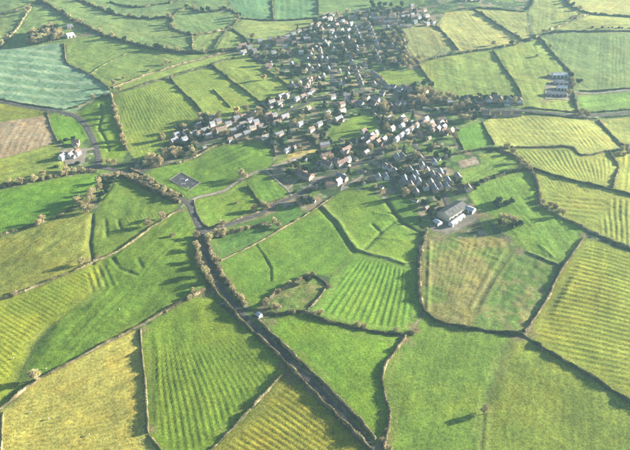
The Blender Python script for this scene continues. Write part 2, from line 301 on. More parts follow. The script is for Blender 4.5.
# name, label, colour (far fields painted paler, haze lift put into them), polygon, ridges [ (guide line 0, guide line 1, count, amplitude) ]
FIELDS = [
 ('ridged_field', 'golden dry pasture in the bottom left corner with faint level ridges', Y_GOLD,
  [(3, 409), (35, 383), (67, 367), (138, 331), (144, 367), (147, 400), (148, 433), (166, 458), (-40, 458), (-40, 430)],
  ([(55, 372), (100, 362), (142, 345)], [(-10, 452), (70, 446), (150, 432)], 20, .30)),
 ('ridged_field', 'pale yellow green pasture at the left edge above the golden field', Y_GRN,
  [(-40, 315), (0, 302), (33, 290), (60, 280), (93, 266), (104, 263), (96, 293), (52, 328), (36, 345), (22, 372), (8, 402), (-40, 432)],
  ([(-10, 325), (30, 352)], [(35, 290), (75, 312)], 13, .30)),
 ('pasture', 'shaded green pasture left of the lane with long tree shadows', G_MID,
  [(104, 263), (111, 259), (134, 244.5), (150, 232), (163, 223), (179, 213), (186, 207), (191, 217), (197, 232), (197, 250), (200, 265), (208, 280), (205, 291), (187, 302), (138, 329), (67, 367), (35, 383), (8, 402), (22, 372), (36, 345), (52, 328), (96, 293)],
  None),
 ('ridged_field', 'green pasture with fanned ridges left of the lane at lower centre', (.095, .145, .02),
  [(205, 293), (220, 308), (242, 328), (273, 355), (288, 371), (260, 400), (230, 428), (200, 456), (166, 458), (148, 433), (144, 367), (141, 331), (187, 303)],
  ([(152, 325), (148, 380), (149, 445)], [(226, 345), (240, 362), (256, 385), (266, 402)], 18, .26)),
 ('ridged_field', 'yellow green ridged pasture at the bottom left of the lane', (.15, .16, .027),
  [(288, 374), (317, 400), (343, 423), (367, 447), (378, 472), (180, 472), (200, 458), (230, 430), (260, 402)],
  ([(272, 393), (300, 410), (340, 436)], [(220, 434), (250, 450), (290, 474)], 11, .36)),
 ('pasture', 'bright green pasture right of the lane with sparse faint stripes', G_BRIGHT,
  [(262, 322), (301, 317), (320, 325), (339, 329), (380, 335), (401, 336), (393, 355), (383, 370), (383, 390), (390, 410), (385, 440), (380, 440), (357, 413), (333, 391), (303, 365), (277, 341)],
  ([(285, 325), (345, 395)], [(345, 330), (400, 385)], 11, .06)),
 ('pasture', 'smooth green pasture at the bottom right of the lane', (.095, .15, .024),
  [(411, 334), (424, 312), (440, 324), (463, 329), (490, 333), (513, 335), (505, 352), (495, 380), (484, 412), (480, 440), (478, 472), (380, 472), (385, 440), (390, 423), (390, 410), (383, 390), (383, 370), (393, 355), (405, 338)],
  ([(420, 320), (400, 460)], [(520, 335), (500, 460)], 15, .04)),
 ('pasture', 'olive green pasture in the bottom right corner', (.118, .155, .026),
  [(513, 335), (523, 335), (535, 344), (563, 362), (587, 375), (607, 389), (650, 414), (650, 472), (478, 472), (480, 440), (484, 412), (495, 380), (505, 352)],
  ([(520, 340), (500, 460)], [(620, 395), (620, 470)], 12, .04)),
 ('ridged_field', 'yellow green field of bold level ridges at the right edge', (.15, .18, .03),
  [(527, 333), (541, 309), (553, 287), (563, 269), (585, 240), (603, 246), (650, 262), (650, 411), (607, 387), (587, 373), (563, 360), (535, 342)],
  ([(570, 258), (610, 267), (655, 281)], [(528, 335), (580, 346), (650, 363)], 20, .34)),
 ('ridged_field', 'yellow green field with ridges in three directions near the right edge', (.155, .185, .04),
  [(532, 171), (562, 181), (587, 187), (611, 193), (650, 205), (650, 259), (603, 239), (583, 230), (560, 219), (541, 207), (538, 193)], None),
 ('ridged_field', 'field of curved close ridges below the right hand road', (.16, .185, .045),
  [(500, 152), (509, 149.5), (537, 149.5), (572, 149.5), (580, 158.5), (593, 156.5), (609, 152), (619, 166), (612, 191), (587, 186), (562, 180), (533, 170), (520, 161)],
  ([(536, 156), (546, 168), (562, 182)], [(608, 156), (609, 170), (605, 192)], 15, .28)),
 ('pasture', 'pale striped pasture just below the right hand road', Y_PALE,
  [(483, 122), (500, 112), (523, 113), (548, 116), (579, 119), (598, 119), (612, 136), (621, 146), (609, 151), (593, 155), (579.5, 157), (572, 148), (508, 148), (495, 147)],
  ([(495, 115), (525, 150)], [(575, 118), (610, 152)], 16, .12)),
 ('pasture', 'pale pasture at the right edge below the road', (.17, .19, .05),
  [(600, 117), (650, 111), (650, 160), (630, 151), (622, 145), (612, 135)], None),
 ('ridged_field', 'small ridged field at the right edge beside the curved ridges', (.165, .185, .04),
  [(623, 149), (650, 160), (650, 204), (612, 192), (619, 166), (610, 153)], ([(618, 160), (612, 195)], [(640, 160), (638, 200)], 4, .3)),
 ('pasture', 'bright green pasture at the right edge above the road', (.10, .165, .035),
  [(577, 92), (601, 91), (650, 88), (650, 106), (601, 110), (580, 112)], None),
 ('pasture', 'large plain green field in the upper right', (.115, .155, .05),
  [(540, 38), (563, 35), (590, 35), (650, 35), (650, 85), (614, 87), (580, 88), (574, 78), (568, 68), (554, 54)], None),
 ('pasture', 'pale pasture around the white roofed farm sheds', (.145, .18, .045),
  [(525, 43), (537, 40), (553, 56), (568, 71), (571, 90), (576, 112), (548, 112), (523, 108), (522, 95), (514, 82), (503, 66), (493, 51)], None),
 ('pasture', 'pale green pasture behind the row of detached houses', (.14, .18, .045),
  [(418, 62), (433, 58), (467, 53), (493, 50), (503, 67), (514, 83), (522, 96), (458, 97), (440, 94), (431, 81)], None),
 ('pasture', 'straw coloured pasture right of the upper village', (.22, .22, .075),
  [(436, 27), (445, 14), (473, 12), (489, 21), (513, 35), (522, 42), (512, 46), (493, 48), (460, 51), (447, 37)], None),
 ('pasture', 'straw coloured pasture at the top right of centre', (.20, .21, .07),
  [(473, 10), (490, 11), (514, 13), (526, 14), (530, 38), (523, 41), (514, 34), (489, 19)], None),
 ('pasture', 'pale green field at the top right with a pale strip', (.17, .195, .06),
  [(528, 14), (534, 4), (536, -14), (559, -14), (562, 0), (574, 11), (588, 16), (570, 24), (546, 33), (534, 38)], None),
 ('pasture', 'long pale pasture strip near the upper right edge', (.18, .20, .06),
  [(590, 17), (605, 18), (650, 19), (650, 33), (563, 32), (548, 33), (572, 24)], None),
 ('ridged_field', 'yellow field in the top right corner with close furrows', (.20, .21, .07),
  [(561, -14), (660, -14), (660, 17), (605, 16), (588, 14), (574, 10), (562, 0)], ([(560, -5), (660, 0)], [(580, 14), (660, 17)], 8, .12)),
 ('paddock', 'green paddock on the right side of the village centre', (.12, .165, .03),
  [(375, 72), (387, 83), (408, 82.5), (417, 78), (430, 81), (420, 66), (400, 69), (384, 68)], None),
 ('paddock', 'pale patchy paddock right of the upper village', (.15, .16, .06),
  [(400, 26), (420, 28), (434, 28), (447, 38), (457, 49), (433, 56), (418, 60), (408, 48)], None),
 ('crop_field', 'blue green sown field with pale tramlines at upper left', T_CROP,
  [(-40, 44), (0, 48), (30, 46), (60, 42), (65, 62), (89, 73), (109, 87), (112, 92), (93, 98), (80, 106), (73, 110), (43, 104), (0, 96), (-40, 92)],
  None),
 ('pasture', 'olive strip of grass below the left hand road', G_OLIVE,
  [(-40, 97), (0, 100), (43, 108), (47, 114), (0, 121), (-40, 124)], None),
 ('ploughed_field', 'brown bare earth field at the left edge', B_PLOUGH,
  [(-40, 124), (0, 119), (46, 112), (51, 127), (57, 144), (30, 153), (0, 161), (-40, 168)], None),
 ('pasture', 'yellow green pasture at the left edge below the brown field', (.13, .16, .035),
  [(-40, 168), (0, 161), (30, 153), (57, 144), (60, 152), (64, 160), (66, 172), (27, 181), (0, 186), (-40, 191)], None),
 ('paddock', 'bright green paddock inside the bend of the left hand road', (.09, .17, .022),
  [(48, 110), (73, 115), (83, 124), (88, 138), (84, 141), (70, 146), (58, 143), (51, 127)], None),
 ('pasture', 'bright green strip right of the bend in the left hand road', (.10, .165, .024),
  [(77, 111), (93, 99), (111, 95), (117, 117), (123, 139), (127, 150), (120, 160), (101, 162), (98, 145), (93, 132), (86, 119)], None),
 ('ridged_field', 'pale green field of fine curved ridges left of the hamlet', (.135, .18, .035),
  [(113, 94), (133, 89), (167, 79), (184, 96), (196, 106), (204, 117), (195, 122), (180, 130), (160, 145), (150, 156), (135, 158), (127, 148), (123, 139), (117, 117)],
  ([(115, 100), (121, 120), (134, 146)], [(172, 80), (186, 97), (206, 119)], 24, .2)),
 ('pasture', 'pale green pasture above the hamlet', (.14, .185, .038),
  [(170, 78), (209, 67), (224, 76), (242, 89), (258, 104), (245, 114), (225, 120), (205, 117), (195, 105), (184, 95)],
  ([(172, 80), (206, 117)], [(212, 67), (256, 106)], 14, .05)),
 ('pasture', 'narrow wedge of pale grass between two long hedges at upper left', (.14, .18, .045),
  [(113, 88), (144, 76), (173, 67.5), (207, 58), (233, 52.5), (233, 57), (209, 65), (167, 77), (133, 87), (113, 93)], None),
 ('pasture', 'pale green pasture with a lone golden tree left of the village', (.14, .18, .04),
  [(212, 64), (233, 57), (245, 52), (262, 68), (280, 75), (297, 88), (290, 95), (265, 104), (258, 103), (242, 89), (224, 75)], None),
 ('pasture', 'large pale green pasture right of the blue green crop', (.12, .165, .045),
  [(66, 43), (75, 38), (100, 37), (133, 46), (160, 51), (187, 54), (207, 56), (173, 66), (144, 75), (113, 86), (109, 86), (89, 72), (67, 61)], None),
 ('pasture', 'green pasture above the dark wood at upper left', (.115, .165, .05),
  [(13, 34), (22, 23), (33, 9), (50, 9), (77, 24), (85, 30), (72, 40), (30, 46), (0, 48)], None),
 ('pasture', 'pasture in the top left corner', (.115, .155, .055),
  [(-50, 12), (0, 14), (33, 6), (38, 0), (30, -14), (-60, -14)], None),
 ('pasture', 'sloping pasture at the left edge near the top', (.13, .165, .055),
  [(-50, 17), (0, 17), (32, 9), (20, 22), (12, 33), (0, 45), (-50, 44)], None),
 ('pasture', 'long pasture below the curved hedge at the top left', (.12, .165, .055),
  [(40, 0), (67, 1), (97, 8), (110, 14), (133, 19), (157, 20), (171, 19), (169, 28), (192, 38), (192, 50), (160, 49), (133, 44), (100, 34), (77, 22), (50, 7)], None),
 ('pasture', 'green pasture at the top left of the village', (.11, .16, .055),
  [(173, 18), (183, 9), (203, 14), (219, 13), (230, 12), (241, 19), (230, 29), (219, 31), (192, 36), (172, 28)], None),
 ('pasture', 'small pale field between hedges at the top left of the village', (.14, .18, .055),
  [(193, 38), (219, 33), (225, 32), (214, 49), (193, 50)], None),
 ('pasture', 'small pale wedge field touching the upper village', (.14, .18, .055),
  [(227, 32), (232, 30), (245, 40), (238, 48), (216, 50)], None),
 ('pasture', 'pale pasture strip along the top of the village', (.15, .185, .06),
  [(243, 20), (263, 22), (275, 22), (300, 20), (316, 19), (310, 25), (290, 34), (265, 40), (247, 39), (233, 29)], None),
 ('crop_field', 'dark green crop field at the top edge left of centre', (.065, .125, .055),
  [(232, 10), (225, -14), (270, -14), (273, 20), (263, 20), (241, 18)], None),
 ('crop_field', 'dark green striped crop field at the top edge of the picture', (.075, .14, .055),
  [(274, -14), (317, -14), (318, 15), (314, 19), (275, 20)], None),
 ('pasture', 'pasture along the top edge at upper left', (.105, .15, .055),
  [(67, -1), (80, -14), (225, -14), (228, 9), (203, 12), (187, 6), (172, 17), (133, 17), (110, 12), (97, 6)], None),
 ('pasture', 'pasture along the top edge behind the village', (.10, .15, .05),
  [(319, -14), (425, -14), (425, 4), (385, 7), (319, 12)], None),
 ('pasture', 'bright green pasture left of the stream bend', (.085, .165, .02),
  [(-40, 197), (0, 190), (27, 185), (63, 177), (97, 172), (96, 190), (85, 205), (73, 209), (60, 217), (43, 224), (23, 229), (0, 236), (-40, 247)], None),
 ('pasture', 'olive pasture at the left edge below the bright green one', (.14, .155, .035),
  [(0, 239), (23, 232), (43, 227), (60, 220), (75, 211), (92, 216), (90, 247), (93, 265), (80, 271), (60, 279), (33, 289), (13, 297), (-40, 313), (-40, 250)], None),
 ('pasture', 'dark green triangle of grass with old earthworks below the brown tree belt', (.08, .125, .022),
  [(96, 216), (101, 202), (112, 184), (119, 173), (135, 182), (150, 190), (170, 201), (180, 206), (178, 212), (163, 222), (150, 231), (134, 243), (111, 258), (94, 266), (91, 247)], None),
 ('pasture', 'green pasture around the dark rectangular arena', (.085, .145, .022),
  [(165, 163), (198, 156), (213, 147), (255, 140), (272, 150), (274, 160), (268, 169), (257, 171), (243, 176), (233, 181), (225, 189), (212, 193), (196, 197), (188, 200), (180, 196), (158, 184), (145, 175), (150, 168)], None),
 ('paddock', 'rounded green paddock enclosed by road and track', (.095, .155, .024),
  [(197, 200), (212, 196), (226, 192), (236, 184), (246, 180), (249, 187), (257, 200), (262, 207), (257, 212), (239, 218), (217, 227), (207, 229), (199, 219), (195, 206)], None),
 ('paddock', 'square green paddock beside the pale garden path', (.085, .15, .024),
  [(247, 180), (258, 174), (268, 173), (288, 190), (291, 194), (274, 203), (263, 206), (257, 199), (249, 186)], None),
 ('paddock', 'dark lush grass strip between road and large middle field', (.06, .12, .026),
  [(207, 233), (239, 223), (265, 215), (300, 201), (303, 214), (284, 224.5), (255.5, 242), (220, 261), (213, 250)], None),
 ('pasture', 'large green middle field with a curved dark bank', (.085, .15, .022),
  [(220, 263), (255.5, 244), (284, 226.5), (318, 206), (323, 206), (339, 222), (350, 240), (357, 250), (350, 262), (345, 265), (330, 278), (313, 275), (298, 282), (282, 291), (266, 303), (255, 315), (247, 308), (237, 297), (228, 285)],
  ([(250, 238), (335, 190)], [(270, 305), (362, 252)], 26, .05)),
 ('rough_grass', 'scrubby triangle of rough grass beside the lane', (.09, .12, .03),
  [(268, 306), (282, 294), (298.5, 285), (313, 278), (328, 289), (315, 306), (305, 313), (285, 316), (262, 321)], None),
 ('ridged_field', 'green field of bold fanned ridges in the centre', (.08, .15, .022),
  [(330, 279), (345, 266), (357, 251), (370, 256), (388, 260), (404, 266), (416, 262), (418, 277), (419, 294), (423, 308), (411, 331), (401, 333), (380, 331), (358, 329), (339, 325), (320, 321), (310, 313), (316, 307), (329, 289)],
  ([(352, 262), (334, 284), (312, 312)], [(412, 262), (412, 295), (408, 334)], 14, .36)),
 ('pasture', 'green pasture with old earthworks below the village centre', (.095, .16, .025),
  [(330, 197), (345, 190), (372, 192), (385, 201), (394, 214), (403, 223), (419, 232), (416, 262), (404, 264), (388, 257), (370, 253), (357, 248), (350, 238), (339, 220), (324, 205)],
  ([(330, 215), (395, 190)], [(350, 260), (420, 240)], 14, .06)),
 ('paddock', 'small dark green paddock left of the grey barn', (.07, .13, .025),
  [(387, 201), (410, 198), (418, 205), (419, 230), (403, 222), (394, 213)], None),
 ('rough_grass', 'rough brown and green field below the grey barn', R_ROUGH,
  [(430, 232), (455, 236), (490, 236), (506, 240), (513, 255), (497, 279), (481, 308), (470, 328), (463, 325), (440, 320), (427, 311), (423, 300), (421, 277), (422, 254)],
  ([(430, 236), (425, 310)], [(503, 252), (470, 308)], 13, .12)),
 ('rough_grass', 'dark green dip with brown scrub right of the rough field', (.075, .125, .028),
  [(506, 240), (519, 252), (530, 256), (558, 268), (551, 285), (545, 300), (528, 322), (523, 331), (490, 329), (470, 328), (481, 308), (497, 279), (513, 255)], None),
 ('pasture', 'green pasture with earthworks right of the grey barn', (.10, .165, .028),
  [(461, 186), (473, 190), (493, 180), (518, 172), (530, 171), (537, 193), (540, 208), (560, 221), (583, 232), (583, 240), (566, 263), (557, 264), (530, 253), (520, 251), (508, 236), (490, 222), (478, 212), (470, 200)], None),
 ('pasture', 'green pasture above the row of trees by the grey barn', (.10, .155, .03),
  [(481, 166), (478, 156), (498, 154), (517, 159), (520, 170), (493, 179), (473, 188), (461, 185), (460, 172)], None),
 ('ploughed_field', 'small bare brown plot at the edge of the village', (.20, .165, .125),
  [(458, 163), (475.5, 159), (480, 165.5), (460, 171)], None),
 ('paddock', 'vivid green rectangular plot on the right side of the village', (.085, .168, .026),
  [(455, 132), (472, 122.5), (482, 123), (493, 146), (473, 152), (463, 151.6)], ([(462, 128), (472, 152)], [(480, 123), (491, 146)], 5, .08)),
 ('paddock', 'bright green paddock in the middle of the village', (.10, .16, .026),
  [(370, 113), (377.5, 117), (383, 132), (366, 137), (348, 139), (325, 139), (332, 130), (353, 118)], None),
 ('rough_grass', 'straw coloured allotment strip left of the village centre', (.22, .19, .075),
  [(276, 156), (290, 153), (318, 145), (322, 150), (300, 158), (277, 164)], None),
 ('paddock', 'pale green paddock above the white terrace', (.12, .165, .035),
  [(262, 117), (290, 112), (316, 103), (318, 108), (300, 114), (280, 119)], None),
]
FW = [(n, lb, c, WL(p), r) for n, lb, c, p, r in FIELDS]

# more ridge patches: polygon, guide, guide, count, amplitude
PATCH = [
 ([(84, 277), (95, 268), (111, 267), (124, 289), (105, 293), (88, 298)], [(83, 276), (89, 298)], [(112, 266), (124, 290)], 5, .34),
 ([(118, 222), (125, 218), (160, 212), (163, 220), (150, 229), (130, 235)], [(120, 218), (132, 236)], [(155, 211), (166, 226)], 10, .22),
 ([(545, 197), (604, 199), (606, 212), (592, 224), (562, 219), (548, 207)], [(545, 196), (606, 202)], [(552, 218), (600, 224)], 5, .32),
 ([(607, 199), (650, 206), (650, 258), (597, 235), (597, 224), (606, 212)], [(597, 208), (600, 236)], [(632, 208), (631, 256)], 6, .34),
 ([(534, 173), (604, 193), (604, 197), (546, 195)], [(534, 173), (550, 197)], [(604, 186), (606, 199)], 17, .16),
 ([(0, 235), (60, 222), (85, 218), (85, 262), (30, 285), (0, 295)], [(0, 245), (80, 225)], [(0, 295), (85, 262)], 9, .05),
 ([(565, 122), (580, 122), (602, 148), (580, 152)], [(565, 120), (588, 153)], [(590, 120), (608, 150)], 5, .22),
]
# banks (+) and ditches (-): polyline, height, half width
BANKS = [
 ([(323, 205.5), (339, 221), (350, 239), (357, 249), (370, 254), (388, 258), (404, 264)], 1.1, 2.6),
 ([(319, 207), (335, 222), (346, 240), (354, 252)], -.5, 2.0),
 ([(255.5, 243), (264, 255.5), (271, 269), (271, 282)], -.5, 1.2), ([(258, 244), (266.5, 256), (273, 269), (273, 282)], .35, 1.5),
 ([(385.5, 201), (394.5, 214), (403, 223), (419, 231)], -1.0, 2.2), ([(393, 222), (380, 232), (364.5, 248)], -.8, 2.0), ([(372, 223), (380, 231)], -.9, 1.8),
 ([(502, 252), (485.5, 281), (470, 308)], .5, 1.8), ([(513, 255.5), (497, 279), (481, 308)], .45, 1.8), ([(507, 254), (491, 281), (476, 308)], -.15, 2.0),
 ([(528, 253), (557, 265.5)], .9, 1.8), ([(540, 247), (553, 258)], .5, 1.5), ([(556, 205), (560, 225)], .4, 2),
 ([(113, 262), (120, 272), (137, 278)], -.8, 1.8), ([(138, 262), (143, 271)], -.7, 1.6), ([(118, 222), (121, 232), (130, 234)], -.8, 1.6), ([(105.5, 222), (107, 240)], -.7, 1.6),
 ([(93, 217), (90, 247), (93, 267)], -1.0, 2.0), ([(101, 202), (112, 184)], -.8, 2), ([(86, 220), (84, 247), (82, 262)], .22, 2.5),
 ([(100, 103), (102, 113), (98, 127), (107, 143), (108, 150)], -.9, 1.8),
 ([(50, 330), (36, 346), (22, 373), (8, 402)], -.45, 6), ([(60, 329), (46, 347), (32, 373)], .35, 6),
 ([(485, 405), (481, 450)], -.5, 1.4), ([(513, 335), (500, 365), (488, 400)], -.5, 5), ([(375, 212), (390, 215)], .5, 2), ([(345, 205), (372, 203)], .4, 2),
 ([(430, 240), (428, 310)], .6, 1.5), ([(450, 237), (505, 262)], .3, 1.5), ([(370, 235), (404, 240)], .4, 2.0),
 ([(155, 337), (158, 350), (159, 375), (157, 420)], .3, 1.8), ([(553, 315), (572, 282), (580, 268)], .28, 2.4), ([(550, 310), (569, 278)], -.22, 2.4),
]

# ------------------------------------------------------------------ terrain
CELL = 1.2
def build_terrain():
    y0, y1 = 285.0, 1560.0
    half = lambda y: y * .455 + 75
    nx = int(2 * half(y1) / CELL) + 1; ny = int((y1 - y0) / CELL) + 1
    gx = (np.arange(nx) - nx / 2) * CELL; gy = y0 + np.arange(ny) * CELL
    X, Y = np.meshgrid(gx, gy)                      # rows: y
    cx = (X[:-1, :-1] + X[1:, 1:]) / 2; cy = (Y[:-1, :-1] + Y[1:, 1:]) / 2
    cell_ok = np.abs(cx) < half(cy)
    vert_ok = np.zeros(X.shape, bool)
    for a in (slice(None, -1), slice(1, None)):
        for b in (slice(None, -1), slice(1, None)): vert_ok[a, b] |= cell_ok
    x, y = X[vert_ok], Y[vert_ok]
    z = hbase(x, y)
    col = np.empty((len(x), 3)); col[:] = GARDEN
    # gardens: lawns, bare beds and rough corners in small plots
    n1 = smooth_noise(x, y, 9, 21); n2 = smooth_noise(x + 40, y, 14, 22); n3 = smooth_noise(x, y, 5, 23)
    def blend(mask, c, k): col[:] = col * (1 - (mask * k)[:, None]) + np.array(c) * (mask * k)[:, None]
    blend(np.clip((n1 - .52) * 6, 0, 1), (.085, .135, .028), 1)
    blend(np.clip((n2 - .66) * 6, 0, 1), (.17, .135, .085), .9)
    blend(np.clip((n3 - .72) * 6, 0, 1), (.24, .21, .17), .7)
    fid = np.full(x.shape, -1); rmask = np.zeros(x.shape)
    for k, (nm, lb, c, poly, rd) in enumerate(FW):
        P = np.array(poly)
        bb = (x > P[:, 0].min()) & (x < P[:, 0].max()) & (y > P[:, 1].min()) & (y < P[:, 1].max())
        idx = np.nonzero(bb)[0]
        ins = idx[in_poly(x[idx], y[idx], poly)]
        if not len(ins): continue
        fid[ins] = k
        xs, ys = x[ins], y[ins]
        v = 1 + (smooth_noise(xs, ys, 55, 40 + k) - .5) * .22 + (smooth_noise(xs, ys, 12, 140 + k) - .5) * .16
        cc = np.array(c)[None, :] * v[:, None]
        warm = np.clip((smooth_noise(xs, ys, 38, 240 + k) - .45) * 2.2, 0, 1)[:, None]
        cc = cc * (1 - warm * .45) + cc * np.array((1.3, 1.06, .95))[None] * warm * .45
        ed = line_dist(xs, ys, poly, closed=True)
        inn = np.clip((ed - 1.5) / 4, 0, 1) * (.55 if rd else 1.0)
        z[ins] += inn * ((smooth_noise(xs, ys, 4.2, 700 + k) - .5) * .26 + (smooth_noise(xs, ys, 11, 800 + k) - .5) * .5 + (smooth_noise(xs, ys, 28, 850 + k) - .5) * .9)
        ev, evec = np.linalg.eigh(np.cov(np.array([xs, ys]))); ax = evec[:, 0]
        t_ = (xs * ax[0] + ys * ax[1]) + (smooth_noise(xs, ys, 50, 860 + k) - .5) * 3
        band = smooth_noise(t_, t_ * 0 + k, 2.6, 870) - .5
        cc = cc * (1 + .42 * band * inn * (.4 + smooth_noise(xs, ys, 30, 880 + k)))[:, None]
        z[ins] += band * .12 * inn
        mott = np.clip((smooth_noise(xs, ys, 3.6, 890 + k) * .5 + smooth_noise(xs, ys, 8, 895 + k) * .5 - .56) * 5, 0, 1)[:, None] * .34
        cc = cc * (1 - mott) + cc * np.array((.62, .72, .8)) * mott                      # ranker, darker tussocks
        wear = np.exp(-((ed - 5.0) / 1.1) ** 2)[:, None] * (smooth_noise(xs, ys, 26, 898 + k) > .5)[:, None] * .3
        cc = cc * (1 - wear) + np.array((.19, .17, .07)) * wear                          # worn line along the headland
        if nm == 'rough_grass':
            t = np.clip((smooth_noise(xs, ys, 13, 300 + k) * .45 + smooth_noise(xs, ys, 4.5, 301 + k) * .55 - .46) * 5, 0, 1)[:, None]
            brown = np.array((.15, .138, .055)) if k != 62 else np.array((.16, .13, .06))
            cc = cc * (1 - t * .75) + brown * t * .75
            t = np.clip((smooth_noise(xs, ys, 20, 310 + k) - .46) * 5, 0, 1)[:, None]
            cc = cc * (1 - t * .8) + np.array((.09, .138, .03)) * t * .8
            z[ins] += (smooth_noise(xs, ys, 5, 320) - .5) * .5 * np.clip(ed / 5, 0, 1)
        if nm == 'ploughed_field':
            z[ins] += .05 * np.sin((xs * .35 + ys) * 2 * math.pi / 4.5)
            cc *= (1 + .10 * np.sin(xs * .9 + ys * .15)[:, None] * 1)
        if nm == 'crop_field' and 'tramlines' in lb:
            s0 = line_dist(xs, ys, WL([(-20, 45), (65, 53)]), signed=True); s1 = line_dist(xs, ys, WL([(-20, 95), (90, 106)]), signed=True)
            ph = s0 / (s0 - s1) * 7 + (smooth_noise(xs, ys, 60, 9) - .5) * .25
            st = np.clip(np.cos(ph * 2 * math.pi) * 1.4 - .1, 0, 1) * (.35 + .65 * smooth_noise(xs, ys, 22, 10))
            cc = cc * (1 - st[:, None] * .6) + np.array((.27, .32, .20)) * st[:, None] * .6
            tl = np.clip(np.cos(ph * 6 * math.pi) * 6 - 5, 0, 1)[:, None]
            cc = cc * (1 - tl * .35) + np.array((.18, .19, .10)) * tl * .35
        if nm == 'crop_field' and 'striped' in lb:
            s0 = line_dist(xs, ys, WL([(252, -14), (247, 20)]), signed=True); s1 = line_dist(xs, ys, WL([(314, -14), (317, 20)]), signed=True)
            st = np.clip(np.cos(s0 / (s0 - s1) * 11 * 2 * math.pi), 0, 1)[:, None]
            cc = cc * (1 - st * .4) + np.array((.13, .20, .09)) * st * .4
        if rd:
            g0, g1, cnt, amp = rd
            s0 = line_dist(xs, ys, WL(g0), signed=True); s1 = line_dist(xs, ys, WL(g1), signed=True)
            ph = cnt * s0 / (s0 - s1) + (smooth_noise(xs, ys, 35, 400 + k) - .5) * .34
            w = np.clip((ed - 3.5) / 7, 0, 1) * (.55 + .45 * np.clip(smooth_noise(xs, ys, 45, 500 + k) * 2, 0, 1))
            s = np.sin(ph * 2 * math.pi); s = s - .34 * np.cos(ph * 4 * math.pi)       # broad back, narrow furrow
            w = w * (.8 + .35 * smooth_noise(xs, ys, 18, 520 + k))
            z[ins] += .72 * amp * s * w
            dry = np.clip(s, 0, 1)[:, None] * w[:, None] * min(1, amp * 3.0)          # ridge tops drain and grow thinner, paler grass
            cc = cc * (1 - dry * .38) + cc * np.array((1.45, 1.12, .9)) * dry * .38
            rmask[ins] = 1
        # darker olive band along the field edges
        e = np.clip(1 - ed / 3.0, 0, 1)[:, None]
        cc = cc * (1 - e * .5) + np.array((.09, .095, .03)) * e * .5
        lum = cc.mean(1, keepdims=True); cc = np.clip(lum + (cc - lum) * 1.06, .008, 1)
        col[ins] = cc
    for poly, g0, g1, cnt, amp in PATCH:
        poly = WL(poly); ins = np.nonzero(in_poly(x, y, poly))[0]; xs, ys = x[ins], y[ins]
        s0 = line_dist(xs, ys, WL(g0), signed=True); s1 = line_dist(xs, ys, WL(g1), signed=True)
        ph = cnt * s0 / (s0 - s1) + (smooth_noise(xs, ys, 35, 600) - .5) * .3
        w = np.clip(line_dist(xs, ys, poly, closed=True) / 5, 0, 1)
        s = np.sin(ph * 2 * math.pi); z[ins] += .75 * amp * s * w
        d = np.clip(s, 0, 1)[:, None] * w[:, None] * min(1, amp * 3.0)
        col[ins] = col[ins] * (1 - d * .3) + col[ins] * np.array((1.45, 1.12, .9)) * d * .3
    for pl, hh, hw in BANKS:
        P = np.array(WL(pl)); m = hw * 3 + 2
        idx = np.nonzero((x > P[:, 0].min() - m) & (x < P[:, 0].max() + m) & (y > P[:, 1].min() - m) & (y < P[:, 1].max() + m))[0]
        d = line_dist(x[idx], y[idx], [tuple(p) for p in P])
        d = d + (smooth_noise(x[idx], y[idx], 8, 77) - .5) * hw * .6
        z[idx] += hh * np.exp(-(d / hw) ** 2)
        if hh < 0:
            k = np.exp(-(d / hw) ** 2)[:, None]
            col[idx] = col[idx] * (1 - k * .45) + np.array((.055, .075, .025)) * k * .45       # darker green along the ditch bottoms
    # mud and worn turf at gateways and field corners
    for i, (px, py, rad) in enumerate([(143, 333, 5), (286, 368, 5), (290, 378, 6), (406, 340, 6), (414, 328, 5), (521, 337, 6), (531, 331, 5), (204, 296, 6), (424, 240, 6), (440, 236, 9), (470, 224, 9),
                                       (484, 216, 7), (508, 240, 5), (519, 251, 5), (262, 318, 6), (272, 326, 5), (383, 440, 6), (150, 428, 4), (182, 212, 5), (196, 236, 5), (95, 262, 5), (540, 205, 6), (583, 238, 5),
                                       (535, 172, 6), (600, 120, 7), (578, 92, 7), (545, 100, 9), (120, 170, 6), (214, 262, 4), (458, 190, 8), (322, 204, 5), (47, 112, 5), (112, 94, 6), (210, 66, 6), (170, 80, 5)]):
        mx_, my_ = W(px, py); d = np.hypot(x - mx_, (y - my_)) + (smooth_noise(x, y, 3.5, 950 + i) - .5) * rad * 1.3
        k = np.clip(1.4 - d / rad, 0, 1)[:, None] * .75
        col[:] = col * (1 - k) + np.array((.135, .105, .06)) * k
    # flatten under roads, worn verges
    zb = hbase(x, y)
    for nm, wd, mt, pl in ROADW:
        P = np.array(pl)
        idx = np.nonzero((x > P[:, 0].min() - 12) & (x < P[:, 0].max() + 12) & (y > P[:, 1].min() - 12) & (y < P[:, 1].max() + 12))[0]
        R, _ = resample(pl, 4.0)
        d = line_dist(x[idx], y[idx], [tuple(p) for p in R])
        k = np.clip((d - wd * .5 - 1) / 4, 0, 1)
        z[idx] = z[idx] * k + (zb[idx] - .02) * (1 - k)
        kk = np.clip(1 - (d - wd * .5) / 2.0, 0, 1)[:, None] * .7
        col[idx] = col[idx] * (1 - kk) + np.array((.10, .095, .05)) * kk
    # cells -> fields
    vid = np.full(X.shape, -1); vid[vert_ok] = np.arange(len(x))
    q = np.stack([vid[:-1, :-1], vid[:-1, 1:], vid[1:, 1:], vid[1:, :-1]], -1)[cell_ok]
    cid = np.where(True, fid[q].max(axis=1), 0)
    v3 = np.stack([x, y, z], 1)
    return v3, q, cid, col
V3, QUADS, CID, VCOL = build_terrain()

